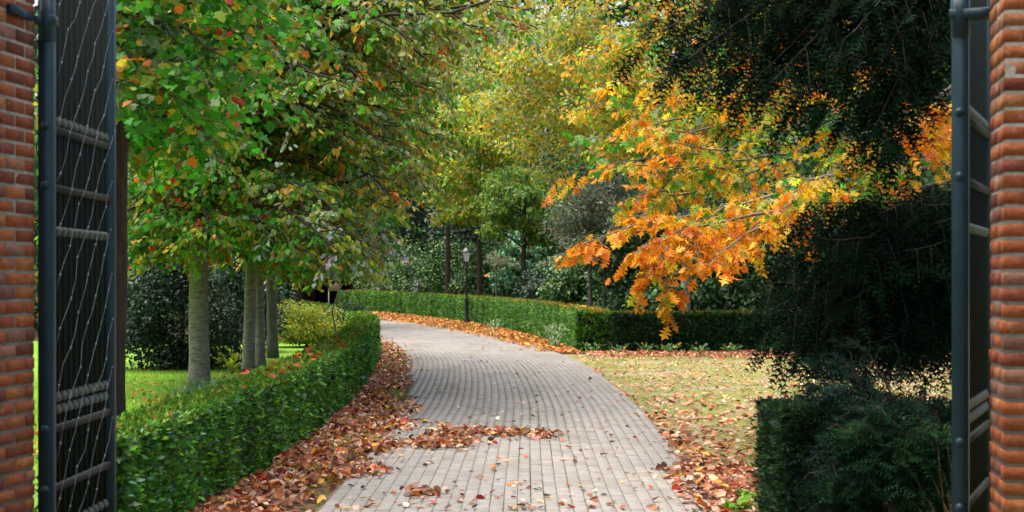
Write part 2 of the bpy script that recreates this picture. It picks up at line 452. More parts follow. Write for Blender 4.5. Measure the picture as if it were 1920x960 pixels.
# ------------------------------------------------------------------ ground, lawn, yard, driveway
def sheet(name, xs, ys, z, mat, amp=0.0):
    X, Y = np.meshgrid(xs, ys); Z = np.full_like(X, z, dtype=float) + rng.normal(0, 1, X.shape) * amp
    V = np.stack([X.ravel(), Y.ravel(), Z.ravel()], 1); nx, ny = len(xs), len(ys)
    i, j = np.meshgrid(np.arange(nx - 1), np.arange(ny - 1)); b = (j * nx + i).ravel()
    F = np.stack([b, b + 1, b + nx + 1, b + nx], 1)
    o = link(name, raw_mesh(name, V, F, mat, None, amp > 0)); return tag(o, kind='structure')
sheet('ground', [-400, 400], [-200, 600], -.03, M['ground'])

CLX = [(-10, .10), (4, .08), (11, .06), (15, .10), (20, .16), (25, .08), (30, -.08), (35, -.45), (40, -1.15), (45, -2.05), (50, -3.1), (55, -4.25), (60, -5.5), (65, -6.9), (72, -9.2), (80, -12.4), (90, -17)]
def smooth_line(pts, step=.25):
    p = np.array([(x, y) for y, x in pts], float); s = np.concatenate([[0], np.cumsum(np.linalg.norm(np.diff(p, axis=0), axis=1))])
    q = np.arange(0, s[-1], step); X = np.interp(q, s, p[:, 0]); Y = np.interp(q, s, p[:, 1])
    kw = 25; ker = np.hanning(kw); ker /= ker.sum()
    X = np.convolve(np.pad(X, kw // 2, 'edge'), ker, 'valid'); Y2 = np.convolve(np.pad(Y, kw // 2, 'reflect', reflect_type='odd'), ker, 'valid')
    return np.stack([X, Y2], 1)
CL = smooth_line(CLX)
CLs = np.concatenate([[0], np.cumsum(np.linalg.norm(np.diff(CL, axis=0), axis=1))])
def cl(s, off=0.0):
    """point and tangent on the driveway's centre line, off = metres to its right"""
    s = np.asarray(s, float)
    X = np.interp(s, CLs, CL[:, 0]); Y = np.interp(s, CLs, CL[:, 1])
    e = .6; dx = np.interp(s + e, CLs, CL[:, 0]) - np.interp(s - e, CLs, CL[:, 0]); dy = np.interp(s + e, CLs, CL[:, 1]) - np.interp(s - e, CLs, CL[:, 1])
    l = np.hypot(dx, dy); tx, ty = dx / l, dy / l
    return X + off * ty, Y - off * tx, tx, ty
S_OF_Y = lambda y: float(np.interp(y, CL[:, 1], CLs))
def strip(name, s0, s1, o0, o1, z, mat, n=160):
    s = np.linspace(s0, s1, n); ax, ay, _, _ = cl(s, o0); bx, by, _, _ = cl(s, o1)
    V = np.stack([np.concatenate([ax, bx]), np.concatenate([ay, by]), np.full(2 * n, z)], 1)
    i = np.arange(n - 1); F = np.stack([i, i + n, i + n + 1, i + 1], 1)
    return link(name, raw_mesh(name, V, F, mat))
PW = 1.40
PWL = lambda s_: np.interp(s_, [S_OF_Y(v) for v in (15, 22, 28, 40, 60)], [1.40, 1.56, 1.80, 1.95, 1.85])   # the paving widens to the left round the bend
tag(sheet('lawn', np.linspace(-40, -2.4, 40), np.linspace(6, 42, 30), -.012, M['lawn'], .004), kind='structure')
tag(sheet('yard', np.linspace(.5, 24, 50), np.linspace(2, 37.3, 60), -.006, M['yard'], .004), kind='structure')
verge = tag(strip('verge', 2, S_OF_Y(86), -2.8, -PW + .1, .004, M['verge']), kind='structure')
verge2 = tag(strip('verge', S_OF_Y(34.5), S_OF_Y(86), PW - .1, 5.4, .002, M['verge']), kind='structure')
drive = tag(strip('driveway', 2, S_OF_Y(88), -PWL(np.linspace(2, S_OF_Y(88), 160)), PW, .0265, M['joint']), kind='structure')

# brick pavers: long joints run with the driveway
RW, PLEN, HGT = .0965, .215, .022
rows = int(2 * PW / RW)
mp = MB(); mp.box(-PLEN / 2 + .0018, PLEN / 2 - .0018, -RW / 2 + .0032, RW / 2 - .0032, 0, HGT, .0015)
PV, PQ = np.concatenate(mp.V), mp.Q[0]
keepq = [q for q in range(len(PQ)) if q != 0]; PQ = PQ[keepq]
cand = []
s_a, s_b = S_OF_Y(6.5), S_OF_Y(74)
for r in range(-6, rows):
    off = -PW + RW * (r + .5) + .02
    s = np.arange(s_a + (PLEN / 2 if r % 2 else 0) + rng.uniform(-.02, .02), s_b, PLEN)
    s = s[off > -PWL(s) + .03]
    if not len(s): continue
    x, y, tx, ty = cl(s, off)
    cand.append(np.stack([x, y, tx, ty, np.full(len(s), off)], 1))
cand = np.concatenate(cand)
wob = .012 * np.sin(cand[:, 1] * .9 + cand[:, 4] * 2) 
zz = .0085 + rng.normal(0, .0010, len(cand)) 
tilt = rng.normal(0, .004, (len(cand), 2)); yaw = rng.normal(0, .008, len(cand))
ang = np.arctan2(cand[:, 3], cand[:, 2]) + yaw
pp = proj(np.stack([cand[:, 0], cand[:, 1], np.full(len(cand), .03)], 1))
vis = (pp[:, 1] < 958) & (pp[:, 0] > 480) & (pp[:, 0] < 1440) & (pp[:, 1] > 600)
order = np.argsort(np.where(vis, cand[:, 1], 1e9))[:300]; single = np.zeros(len(cand), bool); single[order] = True
pm = raw_mesh('paver', PV, PQ, M['paver'])
for i in order:
    o = link('paver', pm, drive); o.location = (cand[i, 0], cand[i, 1], zz[i]); o.rotation_euler = (tilt[i, 0], tilt[i, 1], ang[i])
PB = MB(); PB.box(-PLEN / 2 + .0015, PLEN / 2 - .0015, -RW / 2 + .0030, RW / 2 - .0030, 0, HGT); PB_V, PB_Q = np.concatenate(PB.V), PB.Q[0][1:]
for nm_, k, PV, PQ in (('paving', np.where(~single & (cand[:, 1] < 17))[0], PV, PQ), ('paving', np.where(~single & (cand[:, 1] >= 17))[0], PB_V, PB_Q)):
    ca, sa = np.cos(ang[k]), np.sin(ang[k])
    X = cand[k, 0][:, None] + PV[None, :, 0] * ca[:, None] - PV[None, :, 1] * sa[:, None]
    Y = cand[k, 1][:, None] + PV[None, :, 0] * sa[:, None] + PV[None, :, 1] * ca[:, None]
    Z = zz[k][:, None] + PV[None, :, 2] + PV[None, :, 0] * tilt[k, 1][:, None] + PV[None, :, 1] * tilt[k, 0][:, None]
    V = np.stack([X, Y, Z], -1).reshape(-1, 3); F = (PQ[None] + (np.arange(len(k)) * len(PV))[:, None, None]).reshape(-1, 4)
    part('paving', V, F, M['paver'], drive, kind='stuff')

# ------------------------------------------------------------------ brick gate pillars
BL, BW, BH, J = .188, .088, .051, .013
CH = BH + .0148
def brick_mesh(l, d, seed):
    m = MB(); m.box(-l / 2, l / 2, -d / 2, d / 2, 0, BH, .0018); V = np.concatenate(m.V)
    V += np.random.default_rng(seed).normal(0, .0007, V.shape); m.V = [V]
    return m.mesh('brick', M['brick'])
B_S = [brick_mesh(BL, BW, i) for i in range(4)]
def pillar(label, corner, rz, inner):
    """corner = inner front corner; local x runs along the front away from the opening (inner=+1: to the right)"""
    e = empty('brick_gate_pillar', (corner[0], corner[1], 0), label, 'pillar', 'brick gate pillars', rz)
    W, Dp = 4 * BL + 3 * J, 2 * BL + J; nc = 50
    core = MB(); a, b = sorted((inner * .0035, inner * (W - .0035))); core.box(a, b, .0035, Dp - .0035, 0, nc * CH - .012)
    core.build('mortar_core', M['mortar'], e, world=False)
    rest = []
    for c in range(nc):
        z = c * CH; L = []
        if c % 2 == 0:
            for i in range(4):
                xc = BL / 2 + i * (BL + J)
                L += [(xc, BW / 2, 0, True), (xc, Dp - BW / 2, 0, i == 0)]
            L += [(BW / 2, Dp / 2, 1, True), (W - BW / 2, Dp / 2, 1, False)]
        else:
            for j in range(2):
                yc = BL / 2 + j * (BL + J); L += [(BW / 2, yc, 1, True), (W - BW / 2, yc, 1, False)]
            for i in range(3):
                xc = BW + J + BL / 2 + i * (BL + J); L += [(xc, BW / 2, 0, True), (xc, Dp - BW / 2, 0, False)]
        for (x, y, turn, seen) in L:
            me = random.choice(B_S)
            loc = (inner * x + random.gauss(0, .0015), y + random.gauss(0, .0015), z)
            rot = (random.gauss(0, .004), random.gauss(0, .004), (math.pi / 2 if turn else 0) + random.gauss(0, .006) + random.choice((0, math.pi)))
            if seen and 7 <= c <= 46:
                o = link('brick', me, e); o.location = loc; o.rotation_euler = rot
            else: rest.append((me, loc, rot))
    Vs, Qs, n = [], [], 0
    for me, loc, rot in rest:
        V = np.array([v.co for v in me.vertices]); cz, sz = math.cos(rot[2]), math.sin(rot[2])
        V = np.stack([V[:, 0] * cz - V[:, 1] * sz + loc[0], V[:, 0] * sz + V[:, 1] * cz + loc[1], V[:, 2] + loc[2]], 1)
        Vs.append(V); Qs.append(np.array([p.vertices[:] for p in me.polygons]) + n); n += len(V)
    part('brickwork', np.concatenate(Vs), np.concatenate(Qs), M['brick'], e, world=False, kind='stuff')
    cap = MB(); a, b = sorted((inner * -.04, inner * (W + .04))); cap.box(a, b, -.04, Dp + .04, nc * CH, nc * CH + .09, .012)
    cap.build('cap_stone', M['mortar'], e, world=False)
    return e
GA = rad(-8.3)
pillar('brick gate pillar beside the wide view of the left gate leaf and lawn', (-2.30, 7.13), GA, -1)
pillar('brick gate pillar at the right edge beside the dark yew', (2.00, 6.50), GA, 1)

# ------------------------------------------------------------------ iron gate leaves
def gate(label, hinge, ang, mirror, zs_):
    e = empty('iron_gate', (hinge[0], hinge[1], 0), label, 'gate', 'iron gate leaves', ang)
    Wd, Z0, Z1, S = 1.18, .12, 3.55, .035
    for x0, x1 in ((0, .055), (Wd - .055, Wd)):
        m = MB(); m.box(x0, x1, -S, S, Z0, Z1, .004); m.build('stile', M['steel'], e, world=False)
    zs = [2.32, 2.04, .885, .60, .20, 3.5]
    for z in zs:
        m = MB(); m.box(.055, Wd - .055, -.022, .022, z - .018, z + .018, .003); m.build('rail', M['steel_edge'], e, world=False)
    for z in zs[:4]:
        for dz in (.0,):
            m = MB(); th = [(0, .021), (.006, .020), (.013, .014), (.017, .004), (.0175, 0)]
            prof = np.array(th); n = 10; tt = np.linspace(0, 2 * np.pi, n, endpoint=False)
            V = np.array([(-h, r * math.cos(a), r * math.sin(a)) for h, r in th for a in tt]); V[:, 2] += z + .01
            Q = [(kk * n + i, kk * n + (i + 1) % n, kk * n + n + (i + 1) % n, kk * n + n + i) for kk in range(4) for i in range(n)]
            m.add(V, Q); m.build('rivet', M['steel'], e, world=False, smooth=True)
    nb = 11
    mp_ = MB(); mp_.tube([(0, 0, Z0 + .08), (0, 0, 1.5), (0, 0, 3.5)], .011, 7); pmesh = mp_.mesh('picket', M['picket'], True)
    mf = MB(); mf.lathe([(0, .009), (.012, .019), (.03, .020), (.055, .012), (.09, .001)], n=8); fmesh = mf.mesh('finial', M['tip'], True)
    for i in range(nb):
        x = .055 + (Wd - .11) * (i + .5) / nb
        o = link('picket', pmesh, e); o.location = (x, 0, 0)
        for z, up in ((2.345, 1), (1.86, -1), (.95, 1), (1.01, 1), (.37, 1)):
            f = link('finial', fmesh, e); f.location = (x, .0, z); f.scale = (1, 1, up * .8)
    # thinner bars between the pickets
    ms = MB(); ms.tube([(0, 0, .22), (0, 0, 1.5), (0, 0, 3.5)], .005, 6); smesh = ms.mesh('thin_bar', M['picket'], True)
    for i in range(nb - 1):
        x = .055 + (Wd - .11) * (i + 1) / nb; o = link('thin_bar', smesh, e); o.location = (x, .0, 0)
    # slanting wire strands with knots
    r = random.Random(5)
    for kx in range(14):
        z0 = -.3 + kx * .26; x0, x1 = .06, Wd - .06; side = -mirror * .03
        P = [(x0 + (x1 - x0) * t, side + r.gauss(0, .004), z0 + 1.15 * t + .02 * math.sin(t * 19 + kx)) for t in np.linspace(0, 1, 14)]
        P = [p for p in P if Z0 + .1 < p[2] < Z1]
        if len(P) < 3: continue
        m = MB(); m.tube(P, .0008, 4); wo = m.build('wire_strand', M['wire'], e, world=False)
        for p in P[1::2]:
            c = np.array(p); m = MB(); m.tube([c + (-.005, 0, -.007), c, c + (.005, 0, .007)], [.001, .006, .001], 5); m.build('knot', M['wire'], wo, world=False)
    # ring latch on the free stile
    m = MB(); th = np.linspace(rad(-70), rad(120), 12)
    m.tube([(Wd + .005 + .055 * math.cos(a), 0, 1.93 + .085 * math.sin(a)) for a in th], .009, 6); m.build('latch_hook', M['lamp_iron'], e, world=False, smooth=True)
    # hinge: pivot above the stile and a strap to the pillar
    m = MB(); m.tube([(.027, 0, zs_ - .10), (.027, 0, zs_ + .10)], .042, 10); m.build('hinge_pin', M['steel'], e, world=False)
    m = MB(); a, b = sorted((-mirror * .045, mirror * .20)); m.box(-.012, .066, a, b, zs_ - .022, zs_ + .022, .004)
    if mirror > 0: m.box(-.33, .05, .040, .078, zs_ - .020, zs_ + .020, .003)
    m.build('hinge_strap', M['steel'], e, world=False)
    return e
gate('blue-grey iron gate leaf swung open against the left pillar, bars in view', (-2.205, 7.56), rad(89.6), 1, 2.83)
gate('blue-grey iron gate leaf seen edge-on against the right pillar', (1.945, 6.95), rad(68), -1, 2.755)

# ------------------------------------------------------------------ clipped hedges
def hedge(name, label, line, width, h, dens, pal, size, cat='hedge', group='clipped hedges', dens_fall=None, rough=.03, toppal=None, T=T_TUFT, mat='needle', streak=.35, vis_side=(.5, .5)):
    line = np.asarray(line, float)
    s = np.concatenate([[0], np.cumsum(np.linalg.norm(np.diff(line, axis=0), axis=1))]); tot = s[-1]
    e = empty(name, (line[0][0], line[0][1], 0), label, cat, group)
    def pt(q):
        X = np.interp(q, s, line[:, 0]); Y = np.interp(q, s, line[:, 1]); ee = .3
        qa, qb = np.clip(q - ee, 0, tot), np.clip(q + ee, 0, tot)
        d = unit(np.stack([np.interp(qb, s, line[:, 0]) - np.interp(qa, s, line[:, 0]), np.interp(qb, s, line[:, 1]) - np.interp(qa, s, line[:, 1])], 1))
        return np.stack([X, Y], 1), d
    hh = (lambda q: np.interp(q, [0, tot], h)) if isinstance(h, tuple) else (lambda q: np.full(len(q), h))
    # dark solid core added to block light between the leaves
    q = np.linspace(0.06, tot - .06, max(int(tot / .4), 4)); c, d = pt(q); nrm = np.stack([d[:, 1], -d[:, 0]], 1); H = hh(q) - .06
    wv = width / 2 - .06
    V = []
    for sg, zf in ((-1, 0), (1, 0), (1, 1), (-1, 1)):
        V.append(np.concatenate([c + nrm * sg * wv, (H * zf + .0)[:, None]], 1))
    n = len(q); V = np.concatenate(V); F = []
    for a in range(4):
        b = (a + 1) % 4
        for i in range(n - 1): F.append((a * n + i, b * n + i, b * n + i + 1, a * n + i + 1))
    F += [(0, n, 2 * n, 3 * n), (n - 1, 4 * n - 1, 3 * n - 1, 2 * n - 1)]
    part('stems', V, np.array(F), M['core'], e)  # closed dark box in place of single stems, keeps light out
    # leafy shell
    L = Lv()
    def emit(cnt, fn):
        q = rng.uniform(0, tot, cnt)
        if dens_fall is not None:
            c0, _ = pt(q); keep = rng.uniform(0, 1, cnt) < np.clip((dens_fall / np.maximum(c0[:, 1], 1)) ** 1.5, .0, 1); q = q[keep]
        fn(q)
    def sides(q):
        c, d = pt(q); nrm = np.stack([d[:, 1], -d[:, 0]], 1); m = len(q); sg = rng.choice([-1, 1], m, p=vis_side)
        H = hh(q); z = rng.uniform(0, 1, m) ** .9 * H
        bulge = rough * .5 * np.sin(q * 5.1 + z * 3) + rough * .5 * np.sin(q * 1.7 + 2) + .008 * np.sin(z * 9 + q)
        off = width / 2 - .03 + bulge + rng.exponential(.010, m) - .05 * rng.uniform(0, 1, m)
        P = np.concatenate([c + nrm * (sg * off)[:, None], z[:, None]], 1)
        D = np.concatenate([nrm * sg[:, None], rng.uniform(-.2, .7, (m, 1))], 1) + rng.normal(0, .6, (m, 3))
        C = pick(m, pal) * (1 + streak * np.sin(q * 7 + 2 * np.sin(q * 2.3)) * np.sin(q * 3.1))[:, None]
        sc = size * rng.uniform(.6, 1.3, m) * (1 if dens_fall is None else np.clip(c[:, 1] / dens_fall, 1, 3) ** .6)
        L.add(P, unit(D), unit(rng.normal(0, 1, (m, 3)) + np.array([0, 0, .5])), sc, np.clip(C, .004, .9))
    def top(q):
        c, d = pt(q); nrm = np.stack([d[:, 1], -d[:, 0]], 1); m = len(q)
        P = np.concatenate([c + nrm * rng.uniform(-width / 2, width / 2, (m, 1)), (hh(q) - .03 + .008 * np.sin(q * 3) + rng.exponential(.010, m))[:, None]], 1)
        D = np.array([0, 0, .7]) + rng.normal(0, .7, (m, 3))
        sc = .75 * size * rng.uniform(.6, 1.3, m) * (1 if dens_fall is None else np.clip(c[:, 1] / dens_fall, 1, 3) ** .6)
        L.add(P, unit(D), unit(rng.normal(0, 1, (m, 3))), sc, pick(m, toppal or pal))
    emit(int(tot * 2 * np.mean(h) * dens), sides); emit(int(tot * width * dens), top)
    for end, dr in ((0, -1), (tot, 1)):
        m = int(width * np.mean(h) * dens); q = np.full(m, end); c, d = pt(q); nrm = np.stack([d[:, 1], -d[:, 0]], 1)
        P = np.concatenate([c + nrm * rng.uniform(-width / 2, width / 2, (m, 1)) + d * dr * rng.normal(-.02, .025, (m, 1)), (rng.uniform(0, 1, m) * hh(q))[:, None]], 1)
        D = np.concatenate([d * dr, rng.uniform(0, 1, (m, 1))], 1) + rng.normal(0, .4, (m, 3))
        L.add(P, unit(D), unit(rng.normal(0, 1, (m, 3))), size * rng.uniform(.6, 1.3, m), pick(m, pal))
    foliage('foliage', L, T, M[mat], e)
    return e

HP = [(.5, (.065, .21, .022)), (.3, (.11, .29, .022)), (.25, (.035, .12, .028)), (.14, (.15, .25, .15)), (.06, (.16, .22, .03))]
HPT = [(.5, (.075, .21, .02)), (.4, (.15, .27, .02)), (.2, (.22, .25, .03)), (.04, (.4, .1, .02))]
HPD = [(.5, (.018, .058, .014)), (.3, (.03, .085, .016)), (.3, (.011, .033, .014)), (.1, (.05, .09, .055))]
# left hedge: path face 2.05 m left of the centre, then round the bend with the driveway
sl = np.concatenate([np.linspace(S_OF_Y(14), S_OF_Y(62), 90)])
lx, ly, _, _ = cl(sl, np.interp(sl, [S_OF_Y(16), S_OF_Y(30)], [-2.36, -2.72]))
left_line = np.concatenate([[(-2.42, 9.0), (-2.36, 11.0), (-2.30, 13.0)], np.stack([lx, ly], 1)])
hedge('clipped_hedge', 'long clipped green hedge curving along the left side of the driveway', left_line, .46, (.70, .82), 4000, HP, .052, T=T_DIA, vis_side=(.15, .85), dens_fall=12, toppal=HPT)
# right hedge along the bend
sr = np.linspace(S_OF_Y(35.2), S_OF_Y(84), 90); RF = lambda s_: np.interp(s_, [S_OF_Y(v) for v in (35, 39, 46, 54, 67, 84)], [1.95, 2.2, 2.75, 3.35, 4.1, 5.4])
rx, ry, _, _ = cl(sr, RF(sr) + .375)
right_line = np.stack([rx, ry], 1)
hedge('clipped_hedge', 'bright green hedge along the outer bend with leaves at its foot', right_line, .75, (.90, .97), 650, HP, .12, vis_side=(.8, .2), dens_fall=36, toppal=HPT + [(.12, ORANGE), (.1, GOLD)])
hx0, hy0 = right_line[0]
hedge('clipped_hedge', 'dark hedge across the back of the leafy yard, facing the gate', [(hx0 + .40, hy0 + .05), (6.2, hy0 + .3), (14, hy0 + .2)], .75, .88, 1000, HPD, .095, vis_side=(.2, .8), toppal=[(.4, (.04, .1, .02)), (.1, ORANGE), (.2, (.08, .15, .02))], streak=.15)
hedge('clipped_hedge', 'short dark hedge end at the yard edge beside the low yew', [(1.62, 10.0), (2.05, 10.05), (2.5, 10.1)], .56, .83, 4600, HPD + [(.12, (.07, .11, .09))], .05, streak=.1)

# ------------------------------------------------------------------ trees left of the driveway
CAN = [(150, -400), (1060, -400), (1040, 60), (985, 105), (880, 140), (845, 200), (870, 280), (815, 325), (790, 390), (745, 420), (755, 490), (715, 535), (610, 545), (545, 530), (480, 505), (430, 520), (360, 500), (320, 525), (235, 530), (150, 540)]
def crown_tree(name, label, cat_pts, R, matb, pal_fn, crown, nlimb, nfree, size, T, single=0, group=None, mask=CAN, seed=0, tw=.7, ntw=16, per=12, hang=.4, base_z=(2.2, 6.0), sag=.2, flare=.35, Ln=(1.6, 3.6), flatn=.5, mat='leaf'):
    """crown = (cx, cy, radius, zlow, zhigh) of the volume the limb tips reach"""
    e = empty(name, (cat_pts[0][0], cat_pts[0][1], 0), label, 'tree', group)
    trunk(cat_pts, R, matb, e, flare=flare, rings=22)
    P = np.asarray(cat_pts, float); L = Lv(); wood = MB()
    cx, cy, cr, z0, z1 = crown
    def tz(z):
        return np.array([np.interp(z, P[:, 2], P[:, 0]), np.interp(z, P[:, 2], P[:, 1]), z])
    nb_ = 60000
    ang_ = rng.uniform(0, 2 * np.pi, nb_); rr_ = cr * np.sqrt(rng.uniform(.05, 1, nb_))
    tips = np.stack([cx + rr_ * np.cos(ang_), cy + rr_ * np.sin(ang_), rng.uniform(z0, z1, nb_)], 1)
    pxs = proj(tips); ins = (pxs[:, 0] > -40) & (pxs[:, 0] < 1960) & (pxs[:, 1] > -120) & (pxs[:, 1] < 980)
    ok = (tips[:, 1] > 8.9) & ((pxs[:, 0] < 850) | ins)
    if mask is not None:
        m_ = inpoly(pxs, mask) & inpoly(proj(tips - [0, 0, tw * .35]), mask) & inpoly(proj(tips + [tw * .3, 0, 0]), mask)
        ok &= m_ | ~ins
    i1 = np.where(ok & ins)[0]
    cell = (pxs[i1, 0] // 55).astype(int) * 1000 + (pxs[i1, 1] // 55).astype(int)      # spread the boughs evenly over the crown's visible side
    rank = np.zeros(len(i1)); seen_ = {}
    for q_, c_ in enumerate(cell): seen_[c_] = seen_.get(c_, 0) + 1; rank[q_] = seen_[c_] + rng.uniform()
    i1 = i1[np.argsort(rank)][:nlimb]; i2 = np.where(ok & ~ins)[0][:nfree]
    for ii in np.concatenate([i1, i2]):
        tip = tips[ii]; px = pxs[ii]; inside = ins[ii]; z = tip[2]
        zb = np.clip(z + rng.uniform(-.6, 1.0), base_z[0], min(base_z[1], P[-1, 2]))
        b0 = tz(zb); v = tip - b0; l = np.linalg.norm(v[:2])
        if l < .6: continue
        limb(L, wood, b0, tip, pal_fn(tip, px), size, sag=sag * l * rng.uniform(.3, 1), ntw=int(ntw * (1 if inside else .8)), tw=tw, per=per if inside else max(per // 2, 5), r0=.008 + .005 * l, hang=hang, start=.22, flatn=flatn)
    wood.build('branches', M['twig'], e)
    foliage('crown', L, T, M[mat], e, single, M['leaf1'], 'leaf')
    return e

def pal_left(tip, px):
    """greener top left, olive in the middle, gold and sky glints painted as paler leaves to the right edge"""
    x, y = px
    g = max(.45, 1.2 - (x - 215) / 520) if y < 420 else .45
    r = rng.uniform()
    red = .05 if r > .2 else .25
    return [(g, GREEN), (.35, (.11, .30, .014)), (.5, OLIVE), (.35, (.10, .33, .012)), (.22 + max(0, (x - 500) / 1500), YEL), (.09, ORANGE), (red * .5, RED), (.04, BROWN), (.10 + max(0, (x - 400) / 1200), PALE), (max(0, (x - 520) / 300), (.30, .36, .05)), (max(0, (x - 520) / 800), (.42, .46, .20)), (.9 if (620 < x < 750 and 410 < y < 540) else 0.0, (.46, .44, .52)), (.12, DGREEN)]  # pale, light olive and lilac entries put sky sheen into the leaf colour
def pal_maple(tip, px):
    r = rng.uniform(); red = .02 if r > .2 else .22
    return [(1.1, (.055, .27, .014)), (.5, (.04, .18, .014)), (.3, LIME), (.12, OLIVE), (red, RED), (.05, ORANGE), (.16, PALE), (.10, YEL)]
crown_tree('maple_tree', 'maple with dark rough bark rising just behind the open left gate leaf', [(-3.30, 13.0, 0), (-3.28, 13.0, 2.5), (-3.2, 13.05, 5.2), (-3.1, 13.2, 8.5)], [.16, .15, .12, .05], M['bark_dark'], pal_maple, (-2.6, 13.4, 2.9, 2.6, 6.5), 86, 8, .080, T_MAPLE, 300, 'trees behind the left hedge', tw=.7, ntw=13, per=9, hang=.6, base_z=(2.4, 7.5),
           mask=[(150, -500), (760, -500), (700, 30), (560, 120), (500, 260), (420, 380), (300, 430), (150, 450)])
lt = [('beech_tree', 'smooth grey beech trunk, thickest and nearest behind the hedge', -4.50, 23.0, .15, 'bark_smooth', 0.0, 190),
      ('beech_tree', 'mossy beech trunk leaning gently right, left one of a close pair', -4.40, 26.7, .104, 'bark_smooth', .12, 170),
      ('beech_tree', 'pale slender beech trunk, right one of a close pair', -4.285, 27.3, .088, 'bark_smooth', -.1, 100),
      ('beech_tree', 'darker beech trunk beside the golden shrub', -4.93, 33.0, .11, 'bark_grey', -.1, 90)]
for i, (nm, lb, x, y, r, mb_, lean, nl) in enumerate(lt):
    crown_tree(nm, lb, [(x, y, 0), (x + lean * .3, y, 1.4), (x + lean, y, 3.4), (x + lean * 1.6, y + .2, 6.5), (x + lean * 1.6, y + .2, 9.5)], [r * 1.02, r * .93, r * .8, r * .5, r * .15], M[mb_], pal_left,
               (x + 1.5, y - 2.6, 4.8, 1.6, 6.1), nl, 8, .090 + .006 * i, T_OVAL if i == 0 else T_DIA, 300 if i == 0 else 0, 'trees behind the left hedge', tw=.85, ntw=20, per=18, hang=.75, base_z=(2.1, 8.5), sag=.14, flare=.22, mat='sheen')

# ------------------------------------------------------------------ trees and shrubs built as clumps (further away)
def clump_tree(name, label, base, h, crown, nleaf, size, pal_fn, matb, r=.14, T=T_QUAD, cat='tree', group=None, trunk_pts=None, lobes=26, lobe_r=(.25, .45), mat='leaf', hang=.5, shell=.55, single=0, wood_n=14, seed=None):
    """crown=(cx,cy,zc, rx,ry,rz); leaves fill uneven lobes spread over the crown's volume"""
    e = empty(name, (base[0], base[1], 0), label, cat, group)
    tp = trunk_pts or [(base[0], base[1], 0), (base[0] + rng.normal(0, .08), base[1], h * .4), (crown[0], crown[1], h * .95)]
    trunk(tp, np.linspace(r, r * .25, len(tp)), matb, e, flare=.25)
    c = np.array(crown[:3]); R = np.array(crown[3:])
    wood = MB(); L = Lv(); tpn = np.array(tp)
    d = unit(rng.normal(0, 1, (lobes, 3))); lc = c + d * R * rng.uniform(.25, .85, (lobes, 1)) ** .7
    lc[:, 2] = np.maximum(lc[:, 2], .25)
    lr = R.mean() * rng.uniform(*lobe_r, lobes)
    wt = lr ** 2; cnt = (nleaf * wt / wt.sum()).astype(int)
    for j in range(lobes):
        m = cnt[j]
        if m < 3: continue
        if j < wood_n:
            z = np.clip(lc[j][2] - .4 * lr[j] - rng.uniform(0, .5), .1, tpn[-1, 2]); b0 = np.array([np.interp(z, tpn[:, 2], tpn[:, 0]), np.interp(z, tpn[:, 2], tpn[:, 1]), z])
            wood.tube(curve(b0, lc[j], .1, 6), np.linspace(r * .3, r * .06, 6), 4, False)
        dd = unit(rng.normal(0, 1, (m, 3))); rr = rng.uniform(0, 1, (m, 1)) ** shell
        sq = np.array([1.15, 1.15, .62])
        P = lc[j] + dd * rr * lr[j] * sq; P[:, 2] = np.maximum(P[:, 2], .04)
        D = unit(dd * .6 + rng.normal(0, .6, (m, 3)) + np.array([0, 0, -hang])); Nn = unit(dd * .8 + np.array([0, 0, .6]) + rng.normal(0, .5, (m, 3)))
        L.add(P, D, Nn, size * rng.uniform(.6, 1.3, m), pick(m, pal_fn(lc[j])))
    if wood.n: wood.build('branches', M['twig'], e)
    foliage('crown', L, T, M[mat], e, single, M['leaf1'], 'leaf')
    return e

# right oak: trunk behind the yew, limbs reaching left over the yard
OT = [(5.95, 19.0, 0), (5.95, 19.0, 2.0), (5.85, 18.9, 4.5), (5.8, 18.8, 9.0)]
e = empty('red_oak', (5.95, 19.0, 0), 'oak with orange and yellow lobed leaves reaching left from behind the yew', 'tree')
trunk(OT, [.2, .18, .15, .05], M['bark_grey'], e, flare=.3)
L = Lv(); wood = MB()
OR1 = [(.55, (.72, .27, .012)), (.35, (.68, .17, .012)), (.40, (.68, .40, .02)), (.10, (.4, .42, .03)), (.03, BROWN)]
OR2 = [(.5, (.66, .43, .02)), (.22, (.72, .29, .015)), (.45, (.36, .40, .025)), (.25, GREEN), (.06, ORANGE)]
OR3 = [(.5, (.27, .37, .03)), (.35, (.58, .42, .03)), (.5, GREEN), (.2, (.72, .31, .02)), (.15, PALE)]
def tz(z): return np.array([np.interp(z, [0, 2, 4.5, 9], [5.95, 5.95, 5.85, 5.8]), np.interp(z, [0, 2, 4.5, 9], [19, 19, 18.9, 18.8]), z])
def oak_limb(px0, px1, Y0, Y1, pal, zb=None, mid=None, ntw=14, tw=.42, per=7, size=.118, r0=.018, hang=.9, own=True, sag=.08):
    b = at(px1[0], px1[1], Y1)
    a = at(px0[0], px0[1], Y0)
    if zb is not None: wood.tube(curve(tz(zb), a, .15, 9, .03), np.linspace(.04, r0 * .8, 9), 6, False)
    limb(L, wood, a, b, pal, size, sag=sag, ntw=ntw, tw=tw, per=per, r0=r0, droop=.45, start=.02, flatn=.25, hang=hang)
